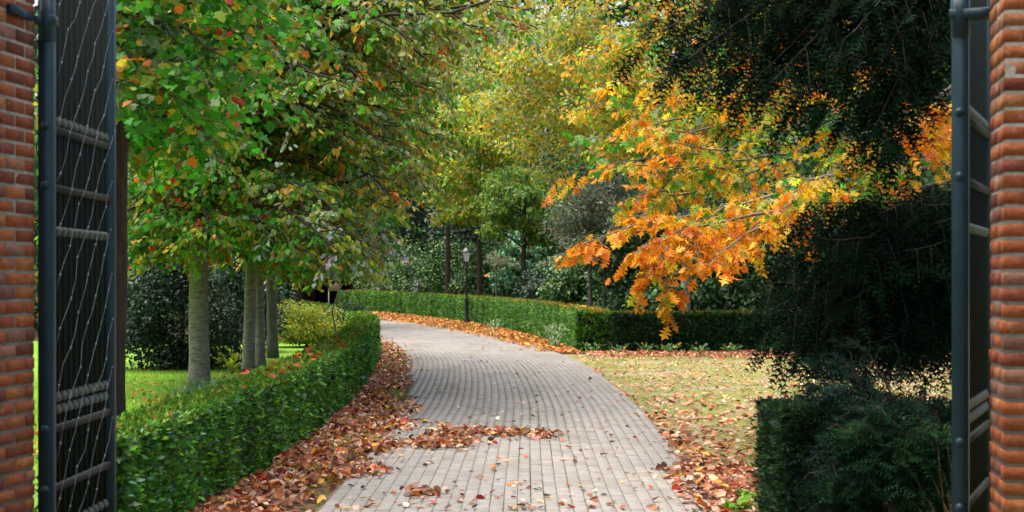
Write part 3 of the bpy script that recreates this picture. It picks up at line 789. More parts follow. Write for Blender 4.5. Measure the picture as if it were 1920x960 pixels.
# the big orange bough, low and near
oak_limb((1500, 380), (1080, 462), 15.5, 13.8, OR1, 2.6, ntw=26, tw=.34, per=10, sag=.12)
oak_limb((1490, 395), (1190, 475), 14.8, 13.6, OR1, None, ntw=24, tw=.40, per=11, sag=.08)
oak_limb((1480, 400), (1330, 500), 15.0, 13.5, OR1, None, ntw=22, tw=.42, per=11)
oak_limb((1520, 365), (1290, 420), 15.6, 14.2, OR2, 2.9, ntw=22, tw=.45, per=11)
oak_limb((1560, 340), (1400, 420), 15.4, 14.6, OR2, None, ntw=14, tw=.42, per=8)
oak_limb((1560, 330), (1460, 395), 15.2, 14.3, OR2, None, ntw=14, tw=.45, per=8)
oak_limb((1330, 440), (1235, 480), 14.2, 13.6, OR1, None, ntw=14, tw=.38, per=9)
oak_limb((1300, 455), (1210, 520), 13.9, 13.5, OR1, None, ntw=10, tw=.25, per=8, r0=.012)
oak_limb((1235, 490), (1196, 545), 13.6, 13.5, OR1, None, ntw=5, tw=.13, per=6, r0=.006)
oak_limb((1250, 540), (1253, 585), 13.5, 13.5, OR1, None, ntw=7, tw=.17, per=7, r0=.006)
wood.tube([at(1240, 475, 13.6), at(1249, 510, 13.5), at(1250, 545, 13.5)], .004, 4, False)
wood.tube([at(1360, 500, 13.8), at(1366, 545, 13.8), at(1360, 580, 13.8), at(1368, 572, 13.8)], .003, 4, False)
# upper boughs: yellow-green with orange tips
up = [((1480, 305), (1040, 330), OR1, 3.6), ((1470, 300), (1120, 300), OR2, None), ((1460, 310), (1170, 375), OR2, None), ((1480, 290), (1240, 250), OR2, 3.9), ((1440, 290), (1230, 330), OR2, None),
      ((1500, 240), (1080, 210), OR3, 4.4), ((1480, 200), (1150, 150), OR2, 4.8), ((1500, 150), (1190, 70), OR3, 5.2), ((1450, 230), (1300, 180), OR2, None), ((1420, 270), (1330, 330), OR3, None),
      ((1560, 180), (1400, 110), OR1, 5.0), ((1600, 140), (1500, 60), OR1, 5.4), ((1640, 260), (1530, 240), OR2, 4.0), ((1620, 300), (1500, 330), OR2, 3.8), ((1700, 300), (1590, 290), OR2, 4.0), ((1620, 330), (1560, 370), OR3, None),
      ((1700, 250), (1770, 200), OR1, 4.2), ((1690, 225), (1780, 245), OR1, None), ((1700, 215), (1790, 215), OR1, None), ((1690, 240), (1760, 270), OR1, None), ((1690, 330), (1650, 350), OR1, 3.6), ((1700, 60), (1560, -20), OR2, 6.0), ((1560, 40), (1380, -30), OR2, 6.0), ((1450, 60), (1250, -10), OR3, 5.8), ((1560, 300), (1640, 320), OR3, None),
      ((1350, 200), (1090, 265), OR3, None), ((1330, 240), (1180, 230), OR1, None), ((1700, 140), (1640, 90), OR1, 4.6), ((1250, 370), (1180, 400), OR1, None)]
for (a, b, pl, zb) in up:
    Y0 = rng.uniform(16.2, 18.0); oak_limb(a, b, Y0, Y0 - rng.uniform(.2, 1.6), pl, zb, ntw=13, tw=.5, per=9, hang=.7, r0=.014, sag=rng.uniform(-.1, .2))
for k in range(26):   # the far side and top of the crown
    z = rng.uniform(3.5, 9); a = rng.uniform(-.6, 2.4); l = rng.uniform(1.5, 3.2)
    limb(L, wood, tz(min(z, 8.5)), tz(z) + np.array([math.cos(a) * l, math.sin(a) * l, rng.uniform(-.4, .5)]), OR3, .17, ntw=12, tw=.6, per=6, r0=.03)
wood.build('branches', M['bark_grey'], e)
foliage('crown', L, T_OAK, M['leaf'], e, 300, M['leaf1'], 'leaf', shape_mask=[(1000, 300), (1560, 300), (1560, 640), (1000, 640)])

# ------------------------------------------------------------------ yew at the right, near and dark
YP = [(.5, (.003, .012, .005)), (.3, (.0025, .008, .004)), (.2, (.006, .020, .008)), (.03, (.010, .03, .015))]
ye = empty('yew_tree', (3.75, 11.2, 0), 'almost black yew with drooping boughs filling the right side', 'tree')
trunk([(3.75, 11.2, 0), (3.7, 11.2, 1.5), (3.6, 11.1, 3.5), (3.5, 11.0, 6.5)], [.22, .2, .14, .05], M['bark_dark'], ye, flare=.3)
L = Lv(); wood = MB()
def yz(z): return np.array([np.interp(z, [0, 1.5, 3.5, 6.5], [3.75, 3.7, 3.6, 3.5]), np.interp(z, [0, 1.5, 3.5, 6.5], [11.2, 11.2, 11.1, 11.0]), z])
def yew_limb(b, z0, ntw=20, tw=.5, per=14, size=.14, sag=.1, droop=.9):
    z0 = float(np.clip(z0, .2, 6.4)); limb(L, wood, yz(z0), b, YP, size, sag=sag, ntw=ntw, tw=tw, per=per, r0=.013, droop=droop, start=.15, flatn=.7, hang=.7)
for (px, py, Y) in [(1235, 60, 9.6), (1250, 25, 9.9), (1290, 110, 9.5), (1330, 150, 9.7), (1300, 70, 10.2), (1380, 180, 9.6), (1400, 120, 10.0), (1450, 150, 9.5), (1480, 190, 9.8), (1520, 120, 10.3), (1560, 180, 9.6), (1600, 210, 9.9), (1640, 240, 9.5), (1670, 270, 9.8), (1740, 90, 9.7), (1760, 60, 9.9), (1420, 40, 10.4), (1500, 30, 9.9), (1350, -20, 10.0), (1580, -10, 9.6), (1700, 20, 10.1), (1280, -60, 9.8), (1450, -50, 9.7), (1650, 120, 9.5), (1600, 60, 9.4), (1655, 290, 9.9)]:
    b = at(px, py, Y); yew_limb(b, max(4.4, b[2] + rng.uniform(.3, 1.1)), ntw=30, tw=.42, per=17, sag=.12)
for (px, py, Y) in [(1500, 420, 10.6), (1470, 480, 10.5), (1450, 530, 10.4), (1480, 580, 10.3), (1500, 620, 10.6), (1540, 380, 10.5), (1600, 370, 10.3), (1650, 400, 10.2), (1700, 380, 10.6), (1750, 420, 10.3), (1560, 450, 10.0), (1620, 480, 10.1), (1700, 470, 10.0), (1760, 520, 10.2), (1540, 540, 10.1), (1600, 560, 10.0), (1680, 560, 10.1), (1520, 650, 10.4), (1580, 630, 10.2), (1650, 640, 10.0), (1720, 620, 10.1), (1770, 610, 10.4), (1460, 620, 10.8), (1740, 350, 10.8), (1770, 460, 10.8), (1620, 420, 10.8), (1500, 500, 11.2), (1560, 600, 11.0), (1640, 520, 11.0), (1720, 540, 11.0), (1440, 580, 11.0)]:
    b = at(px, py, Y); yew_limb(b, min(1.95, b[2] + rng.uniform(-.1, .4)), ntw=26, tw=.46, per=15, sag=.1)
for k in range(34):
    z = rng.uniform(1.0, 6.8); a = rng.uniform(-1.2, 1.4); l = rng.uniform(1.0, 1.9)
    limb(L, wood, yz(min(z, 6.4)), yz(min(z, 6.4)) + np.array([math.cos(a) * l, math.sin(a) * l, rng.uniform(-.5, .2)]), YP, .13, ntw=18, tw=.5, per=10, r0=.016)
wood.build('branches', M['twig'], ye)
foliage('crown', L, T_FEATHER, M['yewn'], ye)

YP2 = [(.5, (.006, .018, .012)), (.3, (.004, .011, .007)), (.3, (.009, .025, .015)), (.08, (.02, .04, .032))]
def low_yew(label, base, tips, pal, size=.11, nm='yew_bush'):
    e = empty(nm, (base[0], base[1], 0), label, 'bush'); L = Lv(); wood = MB()
    b = np.array([base[0], base[1], 0.0])
    trunk([b, b + [0, 0, .35], b + [.05, .05, .8]], [.06, .05, .015], M['bark_dark'], e, n=8, rings=6)
    for t in tips:
        limb(L, wood, b + [0, 0, rng.uniform(.05, .5)], t, pal, size, sag=.12, ntw=20, tw=.34, per=12, r0=.014, droop=.25, start=.15, flatn=.6, hang=.3)
    wood.build('branches', M['twig'], e); foliage('foliage', L, T_FEATHER, M['yewn'], e); return e
tips = [at(rng.uniform(1545, 1800), rng.uniform(760, 960), rng.uniform(8.7, 9.9)) for _ in range(40)] + [at(x, y, Y) for x, y, Y in ((1540, 690, 9.7), (1570, 670, 9.6), (1620, 650, 9.8), (1530, 730, 9.6), (1600, 710, 9.4), (1660, 760, 9.3), (1720, 750, 9.5), (1780, 770, 9.6), (1560, 720, 9.2), (1640, 730, 9.7))]
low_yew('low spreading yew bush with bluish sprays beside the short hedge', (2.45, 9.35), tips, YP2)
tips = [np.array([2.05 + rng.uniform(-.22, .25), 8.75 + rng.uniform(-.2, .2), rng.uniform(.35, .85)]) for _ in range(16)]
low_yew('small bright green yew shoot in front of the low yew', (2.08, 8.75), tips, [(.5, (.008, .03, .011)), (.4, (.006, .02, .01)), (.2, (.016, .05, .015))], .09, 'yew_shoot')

# ------------------------------------------------------------------ shrubs and plants left
DK = [(.5, (.012, .038, .020)), (.35, (.02, .06, .028)), (.25, (.008, .024, .014)), (.06, (.06, .10, .08))]
clump_tree('holly_bush', 'big dark glossy evergreen bush on the lawn behind the beech trunks', (-6.05, 29.0), 2.2, (-6.05, 29.0, .85, 1.5, 1.2, 1.25), 17000, .075, lambda p: DK, M['bark_dark'], .06, T_OVAL, 'bush', lobes=40, lobe_r=(.3, .5), mat='gloss', hang=.2)
clump_tree('holly_bush', 'dark evergreen bush between the thick trunk and the close pair', (-6.2, 36.0), 2.6, (-6.2, 36.0, 1.0, 1.1, .9, 1.5), 11000, .08, lambda p: DK, M['bark_dark'], .06, T_OVAL, 'bush', lobes=34, lobe_r=(.3, .5), mat='gloss', hang=.2)
GS = [(.5, (.20, .27, .02)), (.4, (.13, .21, .02)), (.3, (.30, .32, .03)), (.1, OLIVE), (.05, ORANGE)]
clump_tree('golden_shrub', 'rounded yellow-green shrub behind the bend of the left hedge', (-4.95, 38.5), 1.0, (-4.95, 38.5, .42, 1.25, .9, .66), 14000, .06, lambda p: GS, M['bark_grey'], .03, T_OVAL, 'bush', lobes=70, lobe_r=(.28, .42))
clump_tree('box_bush', 'small dark clipped bush beside the golden shrub', (-4.15, 40.5), 1.0, (-4.15, 40.5, .55, .5, .5, .55), 5000, .06, lambda p: HPD, M['bark_dark'], .03, T_OVAL, 'bush', lobes=22, lobe_r=(.35, .55))
PLV = [(.6, (.50, .47, .56)), (.3, (.34, .36, .38)), (.2, (.20, .26, .2)), (.05, ORANGE)]
clump_tree('silver_leaved_tree', 'pale lilac-grey leaved sapling at the bend of the left hedge', (-3.78, 35.2), 2.3, (-3.40, 34.6, 2.12, .62, .5, .5), 2600, .10, lambda p: PLV, M['bark_grey'], .03, T_OVAL, lobes=20, lobe_r=(.22, .4), hang=.7)
clump_tree('silver_leaved_tree', 'pale flowering-looking shrub above the dark evergreen at far left', (-6.7, 31.5), 2.6, (-6.5, 30.9, 2.25, .5, .4, .45), 1400, .10, lambda p: PLV, M['bark_grey'], .04, T_OVAL, 'bush', lobes=12, hang=.7)
def rosette(name, label, cat, x, y, n, size, pal, T=T_OVAL, spread=.25, up=.6, group=None, mat='leaf', z=0.0):
    e = empty(name, (x, y, z), label, cat, group); L = Lv(); wood = MB()
    a = rng.uniform(0, 2 * np.pi, n); el = rng.uniform(.2, 1.0, n) * up
    D = unit(np.stack([np.cos(a), np.sin(a), el + .2], 1)); P = np.array([x, y, z]) + D * rng.uniform(.0, spread, (n, 1)); P[:, 2] = np.maximum(P[:, 2], z + .015)
    for i in range(min(n, 14)): wood.tube([(x, y, z), P[i]], [.004, .002], 3, False)
    L.add(P, D, unit(np.stack([-np.cos(a) * .4, -np.sin(a) * .4, np.ones(n)], 1) + rng.normal(0, .3, (n, 3))), size * rng.uniform(.6, 1.3, n), pick(n, pal))
    wood.build('stems', M['twig'], e); foliage('leaves', L, T, M[mat], e); return e
for i, (px, Y) in enumerate(((352, 19.4), (385, 20.2), (415, 21.5))):
    x = (px - 960) * Y / FPX
    rosette('silvery_plant', ['silvery green fern-like plant nearest the lawn behind the hedge', 'silvery green fern-like plant beside the thick beech trunk', 'silvery green plant right of the thick beech trunk'][i], 'plant', x, Y, 90, .13, [(.6, (.22, .36, .24)), (.4, (.12, .25, .12))], T_FEATHER, .38, 1.3, 'silvery plants behind the hedge')
rosette('mahonia', 'yellow-green leafy sprout left of the paired beech trunks', 'plant', -4.75, 27.2, 110, .085, [(.6, (.38, .40, .03)), (.4, (.12, .2, .02))], T_OVAL, .5, 1.8)

# ------------------------------------------------------------------ background trees, right and centre
BG = [(.5, (.030, .085, .022)), (.35, (.018, .05, .018)), (.25, (.05, .13, .03)), (.1, (.09, .16, .04))]
DKB = [(.5, (.012, .032, .016)), (.35, (.02, .05, .02)), (.15, (.035, .07, .03)), (.08, (.06, .06, .03))]
YG = [(.5, (.26, .40, .03)), (.5, (.13, .29, .03)), (.3, (.53, .42, .03)), (.15, (.22, .25, .16)), (.12, (.5, .2, .02))]
GY = [(.5, (.19, .24, .16)), (.35, (.10, .14, .08)), (.25, (.24, .23, .17)), (.08, (.30, .2, .05)), (.2, (.05, .1, .04))]
GO = [(.38, (.55, .43, .03)), (.4, (.33, .41, .03)), (.22, (.62, .28, .03)), (.4, (.14, .29, .03)), (.3, (.36, .41, .26))]
LA = [(.6, (.07, .21, .09)), (.3, (.12, .29, .13)), (.2, (.035, .12, .05)), (.03, ORANGE)]
def bt(name, label, px, Y, zc, rx, rz, n, size, pal, mb_='bark_dark', r=.15, ry=None, cat='tree', **kw):
    x = (px - 960) * Y / FPX
    return clump_tree(name, label, (x, Y), zc + rz * .6, (x, Y, zc, rx, ry or rx, rz), n, size, (lambda p, pal=pal: pal), M[mb_], r, cat=cat, **kw)
G1 = 'trees beyond the right hedge'
bt('evergreen_tree', 'very dark evergreen behind the far end of the driveway', 800, 90, 5.0, 3.2, 6.0, 16000, .20, DKB, group=G1, lobes=60)
bt('evergreen_tree', 'dark ivy-clad evergreen right of the street lamp by the hedge', 915, 80, 4.2, 2.8, 4.6, 15000, .18, DKB, group=G1, lobes=60, mat='gloss')
bt('evergreen_tree', 'dark evergreen left of the far lamp at the bend', 690, 95, 5.2, 3.4, 5.6, 12000, .22, DKB, group=G1, lobes=50)
bt('laurel_bush', 'bright bluish green laurel with long leaves behind the right hedge', 978, 62, 1.9, 1.0, 1.9, 6500, .17, LA, group=None, cat='bush', T=T_OVAL, mat='gloss', lobes=40, r=.05, hang=.9)
bt('holly_bush', 'dark blue-green holly behind the hedge beside the half hidden lamp', 1040, 55, 1.3, 1.2, 1.2, 6500, .09, DKB + [(.15, (.10, .14, .13))], cat='bush', T=T_OVAL, mat='gloss', lobes=34, r=.05)
bt('lime_tree', 'yellow-green tree with layered drooping boughs left of the laurel', 900, 66, 6.2, 2.6, 3.4, 11000, .20, YG, group=G1, T=T_DIA, lobes=60, lobe_r=(.16, .3), hang=.8)
bt('lime_tree', 'fresh green maple foliage above the laurel', 985, 58, 4.2, 1.9, 1.7, 6000, .18, [(.5, (.10, .22, .04)), (.4, (.2, .28, .03)), (.2, (.05, .12, .03))], group=G1, T=T_DIA, lobes=40, lobe_r=(.18, .32), hang=.8)
bt('grey_leaved_tree', 'grey-green leaved tree behind the orange oak bough', 1150, 42, 3.15, 1.9, 1.25, 13000, .10, GY, group=G1, T=T_DIA, mb_='bark_grey', lobes=60, lobe_r=(.18, .34), r=.06,
   trunk_pts=[((1133 - 960) * 42 / FPX, 42, 0), ((1133 - 960) * 42 / FPX, 42, 1.6), ((1140 - 960) * 42 / FPX, 42, 3.6)])
bt('golden_tree', 'tall golden tree with a thin leaning trunk at top centre', 1060, 44, 7.0, 3.0, 3.2, 19000, .13, GO, group=G1, T=T_DIA, mb_='bark_grey', lobes=80, lobe_r=(.14, .28), r=.07,
   trunk_pts=[(2.2, 44, 0), (2.05, 44, 4.5), (1.7, 44, 8.5)])
bt('golden_tree', 'yellow and green tree filling the top right of centre', 1290, 36, 6.2, 2.9, 3.2, 17000, .13, YG + [(.5, GO[2][1])], group=G1, T=T_DIA, mb_='bark_grey', lobes=70, lobe_r=(.14, .28), r=.08)
bt('broadleaf_tree', 'dark green broadleaf mass under the orange bough', 1270, 42, 2.0, 2.3, 1.9, 12000, .15, BG, group=G1, T=T_DIA, lobes=60, mat='gloss')
bt('broadleaf_tree', 'dark green foliage between the oak bough and the yew', 1430, 40, 2.3, 2.6, 2.6, 13000, .15, BG, group=G1, T=T_DIA, lobes=60, mat='gloss')
bt('broadleaf_tree', 'deep green tree seen past the yew above the back hedge', 1650, 40, 3.0, 3.2, 3.4, 12000, .17, BG, group=G1, T=T_DIA, lobes=50)
bt('broadleaf_tree', 'green tree at the far right seen between yew and gate leaf', 1800, 46, 5.2, 3.2, 5.2, 11000, .2, BG, group=G1, T=T_DIA, lobes=60)
bt('broadleaf_tree', 'mid green tree high behind the oak', 1500, 46, 6.5, 3.6, 3.4, 12000, .19, BG + [(.4, (.12, .2, .03))], group=G1, T=T_DIA, lobes=60)
bt('broadleaf_tree', 'pale green tree high beyond the bend left of the golden crown', 840, 72, 8.8, 3.6, 3.8, 12000, .22, YG + [(.4, PALE)], group=G1, T=T_DIA, lobes=60, lobe_r=(.16, .3))
bt('broadleaf_tree', 'green tree behind the laurel and the sapling', 1110, 66, 4.0, 3.4, 4.0, 12000, .2, BG, group=G1, T=T_DIA, lobes=60)
bt('broadleaf_tree', 'tall olive tree rising behind the beech foliage at top', 850, 92, 13.0, 5.5, 6.5, 15000, .30, YG + [(.8, (.08, .16, .03))], group=G1, T=T_DIA, lobes=60)
bt('broadleaf_tree', 'olive and gold tree behind the beeches at far left', 380, 46, 5.6, 3.4, 3.4, 14000, .19, [(.5, OLIVE), (.4, (.13, .27, .02)), (.3, YEL), (.1, ORANGE)], group=G1, T=T_DIA, lobes=60)
bt('broadleaf_tree', 'olive and green tree behind the beech pair', 560, 54, 6.6, 3.4, 4.0, 14000, .2, [(.5, OLIVE), (.5, (.13, .27, .02)), (.25, YEL), (.1, PALE)], group=G1, T=T_DIA, lobes=60)
bt('broadleaf_tree', 'tall dark tree closing the gap behind the golden crown', 1180, 80, 8.0, 5.0, 6.5, 14000, .27, BG, group=G1, lobes=60)
US = [(.5, (.045, .13, .03)), (.35, (.025, .075, .022)), (.3, (.08, .19, .04)), (.08, (.2, .22, .05))]
for (lb, px, Y, zc, rx_, rz_) in (('green shrub left of the ivy post behind the far hedge', 735, 86, 1.4, 1.9, 1.7), ('leafy green shrub between the far lamp and the near lamp', 825, 78, 1.5, 1.7, 1.9), ('mid green shrub just right of the near lamp', 905, 70, 1.2, 1.2, 1.6),
        ('green shrub between holly and grey-leaved tree', 1095, 50, 1.2, 1.1, 1.5), ('deep green shrub behind the corner of the two hedges', 1185, 47, 1.2, 1.3, 1.4), ('glossy shrub under the middle of the orange bough', 1300, 40.5, 1.0, 1.3, 1.2)):
    bt('shrub', lb, px, Y, zc + .4, rx_ * 1.1, rz_ + .5, 7000, .15, US, cat='bush', group='shrubs behind the right hedge', T=T_DIA, lobes=34, lobe_r=(.3, .5), r=.04, mat='gloss')
def sapling(label, px, Y, top, r):
    x = (px - 960) * Y / FPX
    e = empty('sapling', (x, Y, 0), label, 'tree', 'saplings behind the right hedge')
    trunk([(x, Y, 0), (x + .02, Y, top * .5), (x - .03, Y, top)], [r, r * .85, r * .6], M['bark_grey'], e, n=8, rings=8)
    L = Lv(); wood = MB()
    for k in range(8):
        a = rng.uniform(0, 6.28); b0 = np.array([x, Y, top * rng.uniform(.75, .98)]); limb(L, wood, b0, b0 + np.array([math.cos(a) * .8, math.sin(a) * .8, rng.uniform(-.1, .3)]), GY, .1, ntw=10, tw=.3, per=7, r0=.01)
    wood.build('branches', M['twig'], e); foliage('crown', L, T_OVAL, M['leaf'], e)
sapling('thin pale sapling stem right of the street lamp', 930, 61, 2.6, .045)
sapling('thin leaning sapling beside the half hidden lamp', 1052, 52, 2.2, .05)

clump_tree('shade_tree', 'unseen dense tree added above the picture to shade the gate', (-7.0, 4.5), 11, (-5.0, 5.0, 8.0, 4.6, 4.2, 3.6), 9000, .34, lambda p: BG, M['bark_dark'], .3, T_OVAL, lobes=50, lobe_r=(.3, .45))  # out-of-frame tree added to shade the pillars, gate and yew
# far wood that closes the view
L = Lv()
def belt(n, x0, x1, y0, y1, z1, size, pal):
    P = np.stack([rng.uniform(x0, x1, n), rng.uniform(y0, y1, n), rng.uniform(0, 1, n) ** .9 * z1], 1)
    P[:, 2] *= .75 + .25 * np.sin(P[:, 0] * .7 + P[:, 1] * .3)
    L.add(P, unit(rng.normal(0, 1, (n, 3)) + [0, 0, -.4]), unit(rng.normal(0, .7, (n, 3)) + [0, -.5, .5]), size * rng.uniform(.6, 1.4, n), pick(n, pal, .3))
belt(22000, -45, 45, 108, 124, 34, 1.3, DKB + [(.2, (.05, .1, .02))])
belt(12000, -30, -12, 45, 75, 13, .55, BG + [(.2, OLIVE)])
belt(9000, -26, -14, 76, 107, 16, .6, DKB + [(.2, (.05, .1, .02))])
belt(12000, 12, 34, 42, 100, 16, .6, BG)
P, D, Nn, S, C = L.cat(); V, F, CC = leaf_arrays(T_QUAD, P, D, Nn, S, C)
wd = link('far_wood', raw_mesh('far_wood', V, F, M['leaf'], CC)); tag(wd, 'dark mass of distant woodland behind all the garden trees', 'woodland', kind='stuff')

# ------------------------------------------------------------------ lamps, ivy, garden house
def lamp(label, px, Y, h=2.85, side=None):
    x = (px - 960) * Y / FPX
    if side:   # stands just in front of the hedge face
        s_ = S_OF_Y(Y) ; hxx, hyy, _, _ = cl(s_, RF(s_) - side); x, Y = float(hxx), float(hyy)
    e = empty('street_lamp', (x, Y, 0), label, 'lamp', 'lantern lamp posts by the hedge')
    zl = h - .62
    m = MB(); m.lathe([(0, .10), (.12, .10), (.16, .075), (.85, .065), (.9, .085), (.95, .055), (1.0, .045), (zl - .25, .036), (zl - .22, .055), (zl - .18, .036), (zl, .03)], (0, 0, 0), 12)
    m.build('post', M['lamp_iron'], e, world=False, smooth=True)
    m = MB(); m.tube([(-.22, 0, zl - .3), (.22, 0, zl - .3)], .012, 6); m.build('ladder_bar', M['lamp_iron'], e, world=False)
    m = MB(); b, t = .085, .145; z0, z1 = zl + .04, zl + .36
    for sx, sy in ((1, 1), (-1, 1), (-1, -1), (1, -1)): m.tube([(sx * b, sy * b, z0), (sx * t, sy * t, z1)], .011, 4)
    m.box(-b - .01, b + .01, -b - .01, b + .01, z0 - .03, z0, .004); m.box(-t - .012, t + .012, -t - .012, t + .012, z1, z1 + .025, .004)
    m.build('lantern_frame', M['lamp_iron'], e, world=False)
    for k in range(4):
        c, s_ = math.cos(k * math.pi / 2), math.sin(k * math.pi / 2)
        V = [(-b + .004, -b, z0 + .002), (b - .004, -b, z0 + .002), (t - .006, -t, z1 - .002), (-t + .006, -t, z1 - .002)]
        V = [(vx * c - vy * s_, vx * s_ + vy * c, vz) for vx, vy, vz in V]
        part('pane', V, np.array([(0, 1, 2, 3)]), M['glass'], e, world=False)
    m = MB(); m.lathe([(z1 + .02, .20), (z1 + .05, .19), (z1 + .15, .075), (z1 + .17, .05), (z1 + .2, .05), (z1 + .22, .018), (z1 + .26, .022), (z1 + .30, .0)], (0, 0, 0), 8); m.build('lantern_roof', M['lamp_iron'], e, world=False)
    return e
lamp('black lantern lamp post standing in front of the right hedge', 880, 57.2, side=.28)
lamp('distant black lantern lamp post behind the hedge at the bend', 763, 78.0, 3.0)
lamp('black lantern lamp post half hidden under the tip of the orange bough', 1062, 57.0, 2.6)

e = empty('ivy_post', ((782 - 960) * 71.5 / FPX, 71.5, 0), 'slim post wrapped in pale variegated ivy in front of the far hedge', 'post')
x = (782 - 960) * 71.5 / FPX
m = MB(); m.tube([(x, 71.5, 0), (x + .02, 71.5, .8), (x, 71.5, 1.55)], [.06, .05, .05], 8); m.build('post', M['bark_dark'], e)
L = Lv(); n = 900; z = rng.uniform(.02, 1.62, n); a = rng.uniform(0, 6.28, n); rr = rng.uniform(.05, .17, n)
P = np.stack([x + np.cos(a) * rr, 71.5 + np.sin(a) * rr, z], 1); D = unit(np.stack([np.cos(a) * .5, np.sin(a) * .5, -np.ones(n)], 1) + rng.normal(0, .4, (n, 3)))
L.add(P, D, unit(np.stack([np.cos(a), np.sin(a), .3 * np.ones(n)], 1)), rng.uniform(.05, .1, n), pick(n, [(.4, (.03, .07, .03)), (.4, (.35, .38, .33)), (.2, (.1, .16, .08))]))
foliage('ivy', L, T_OVAL, M['gloss'], e)

hx, hy = (627 - 960) * 88 / FPX, 88.0
e = empty('garden_house', (hx, hy, 0), 'cream garden house glimpsed under the beech leaves at far left', 'house')
m = MB(); m.box(-2.0, -1.15, 0, 3.0, 0, 2.6); m.box(.85, 1.5, 0, 3.0, 0, 2.6); m.box(-1.15, .85, 0, 3.0, 1.95, 2.6); m.box(-1.15, .85, 2.7, 3.0, 0, 1.95); m.build('wall', M['dark'], e, world=False)  # solid boxes, coloured as the shaded openings around the panel
m = MB(); m.box(-.34, .32, -.06, .10, 1.0, 1.95); m.build('cream_panel', M['cream'], e, world=False)
for xx in (-.34, .26):
    m = MB(); m.box(xx, xx + .06, -.05, .04, 0, 1.0); m.build('panel_post', M['cream'], e, world=False)
m = MB(); m.box(-1.4, -1.05, -.04, .08, .0, 2.2); m.build('door_frame', M['dark'], e, world=False)
m = MB(); m.add([(-2.3, -.4, 2.6), (1.8, -.4, 2.6), (1.8, 3.4, 2.6), (-2.3, 3.4, 2.6), (-2.0, 1.5, 3.8), (1.5, 1.5, 3.8)], [(0, 1, 5, 4), (2, 3, 4, 5), (0, 3, 2, 1)], [(1, 2, 5), (3, 0, 4)]); m.build('roof', M['rooft'], e, world=False)

# ------------------------------------------------------------------ grass
def grass(name, label, P, hgt, pal):
    n = len(P); L = Lv(); D = unit(np.array([0, 0, 1.0]) + rng.normal(0, .35, (n, 3))); L.add(P, D, unit(rng.normal(0, 1, (n, 3)) * [1, 1, .1]), hgt * rng.uniform(.5, 1.3, n), pick(n, pal))
    P, D, Nn, S, C = L.cat(); V, F, CC = leaf_arrays(T_BLADE, P, D, Nn, S, C)
    return tag(link(name, raw_mesh(name, V, F, M['blade'], CC)), label, 'grass', kind='stuff')
n = 22000; y = rng.uniform(14, 28, n); x = -2.9 - rng.uniform(0, 1, n) * (y * .255 - 2.6 + .8)
grass('grass', 'bright lime green lawn grass behind the left hedge', np.stack([x, y, np.full(n, -.012)], 1), .06, [(.6, (.22, .47, .02)), (.3, (.16, .38, .02)), (.2, (.33, .5, .03))])
n = 56000; y = 11 + 26 * rng.uniform(0, 1, n) ** .8; x = 1.5 + rng.uniform(0, 1, n) * (y * .27 - 1.0)
f = np.sin(x * 1.9 + np.sin(y * .8) * 2) + np.sin(y * 1.3 + x * .7) + .8 * np.sin(x * 5.3 + y * 3.1) + rng.normal(0, .7, n)
edge = (x - 1.5 < .30 + .1 * np.sin(y * 2)) & (y > 13)
far = (y > 23) & (y < 33.8) & (f > -.1)
k = (f > .6) | edge | far
grass('grass', 'patchy mossy grass in the leaf-strewn yard on the right', np.stack([x, y, np.full(n, -.006)], 1)[k], .032, [(.6, (.17, .28, .03)), (.4, (.11, .22, .02)), (.2, (.27, .29, .05))])
n = 9000; s = rng.uniform(S_OF_Y(10.5), S_OF_Y(40), n); o_ = -PWL(s) - .05 - .45 * rng.uniform(0, 1, n); cx, cy, _, _ = cl(s, o_); k = np.sin(cy * 2.1) + np.sin(cy * .9 + 1) + rng.normal(0, .5, n) > .9
grass('grass', 'tufts of yellow-green grass between the leaf drift and left hedge', np.stack([cx, cy, np.full(n, .004)], 1)[k], .09, [(.5, (.2, .33, .03)), (.4, (.34, .36, .03))])
# moss in the long joints
n = 15000; r = rng.choice([12, 13, 14, 15, 16, 17, 18, 19], n, p=[.06, .08, .1, .22, .22, .14, .1, .08]); s = rng.uniform(S_OF_Y(10.3), S_OF_Y(30), n)
kk = np.sin(s * .9 + r * 2.1) + rng.normal(0, .5, n) > .1; s, r = s[kk], r[kk]
cx, cy, _, _ = cl(s, -PW + RW * r + .02); 
grass('moss', 'thin green moss growing in the long paving joints', np.stack([cx + rng.normal(0, .002, len(s)), cy, np.full(len(s), .026)], 1), .018, [(.6, (.12, .17, .02)), (.4, (.07, .11, .02))])

# ------------------------------------------------------------------ weeds and small plants
for i, (px, py) in enumerate(((1405, 925), (1380, 945))):
    Y = EYE * FPX / (py + 20 - HOR); rosette('weed', ['broad-leaved green weed at the foot of the short hedge', 'smaller green weed at the yard edge near the gate'][i], 'plant', (px - 960) * Y / FPX, Y, 30, .10, [(.6, (.12, .28, .03)), (.3, (.2, .34, .04))], T_OVAL, .08, 1.2, 'weeds')
wl = ['leafy weed at the foot of the dark back hedge, %s' % t for t in ('nearest the bend', 'second from the bend', 'third from the bend', 'fourth from the bend', 'fifth from the bend', 'sixth from the bend', 'closest to the yew')]
for i, px in enumerate((1110, 1160, 1210, 1255, 1310, 1370, 1450)):
    Y = 35.0 - rng.uniform(0, .4); rosette('weed', wl[i], 'plant', (px - 960) * Y / FPX, Y, 60, .10, [(.5, (.06, .16, .05)), (.3, (.14, .25, .1)), (.1, YEL)], T_OVAL, .28, 1.0, 'weeds')
Y = 37.5; rosette('pale_ivy', 'pale ivy climbing the near corner of the right hedge', 'plant', (1048 - 960) * Y / FPX - .1, Y - .35, 170, .10, [(.5, (.25, .36, .2)), (.3, (.12, .22, .08))], T_OVAL, .62, 2.4)
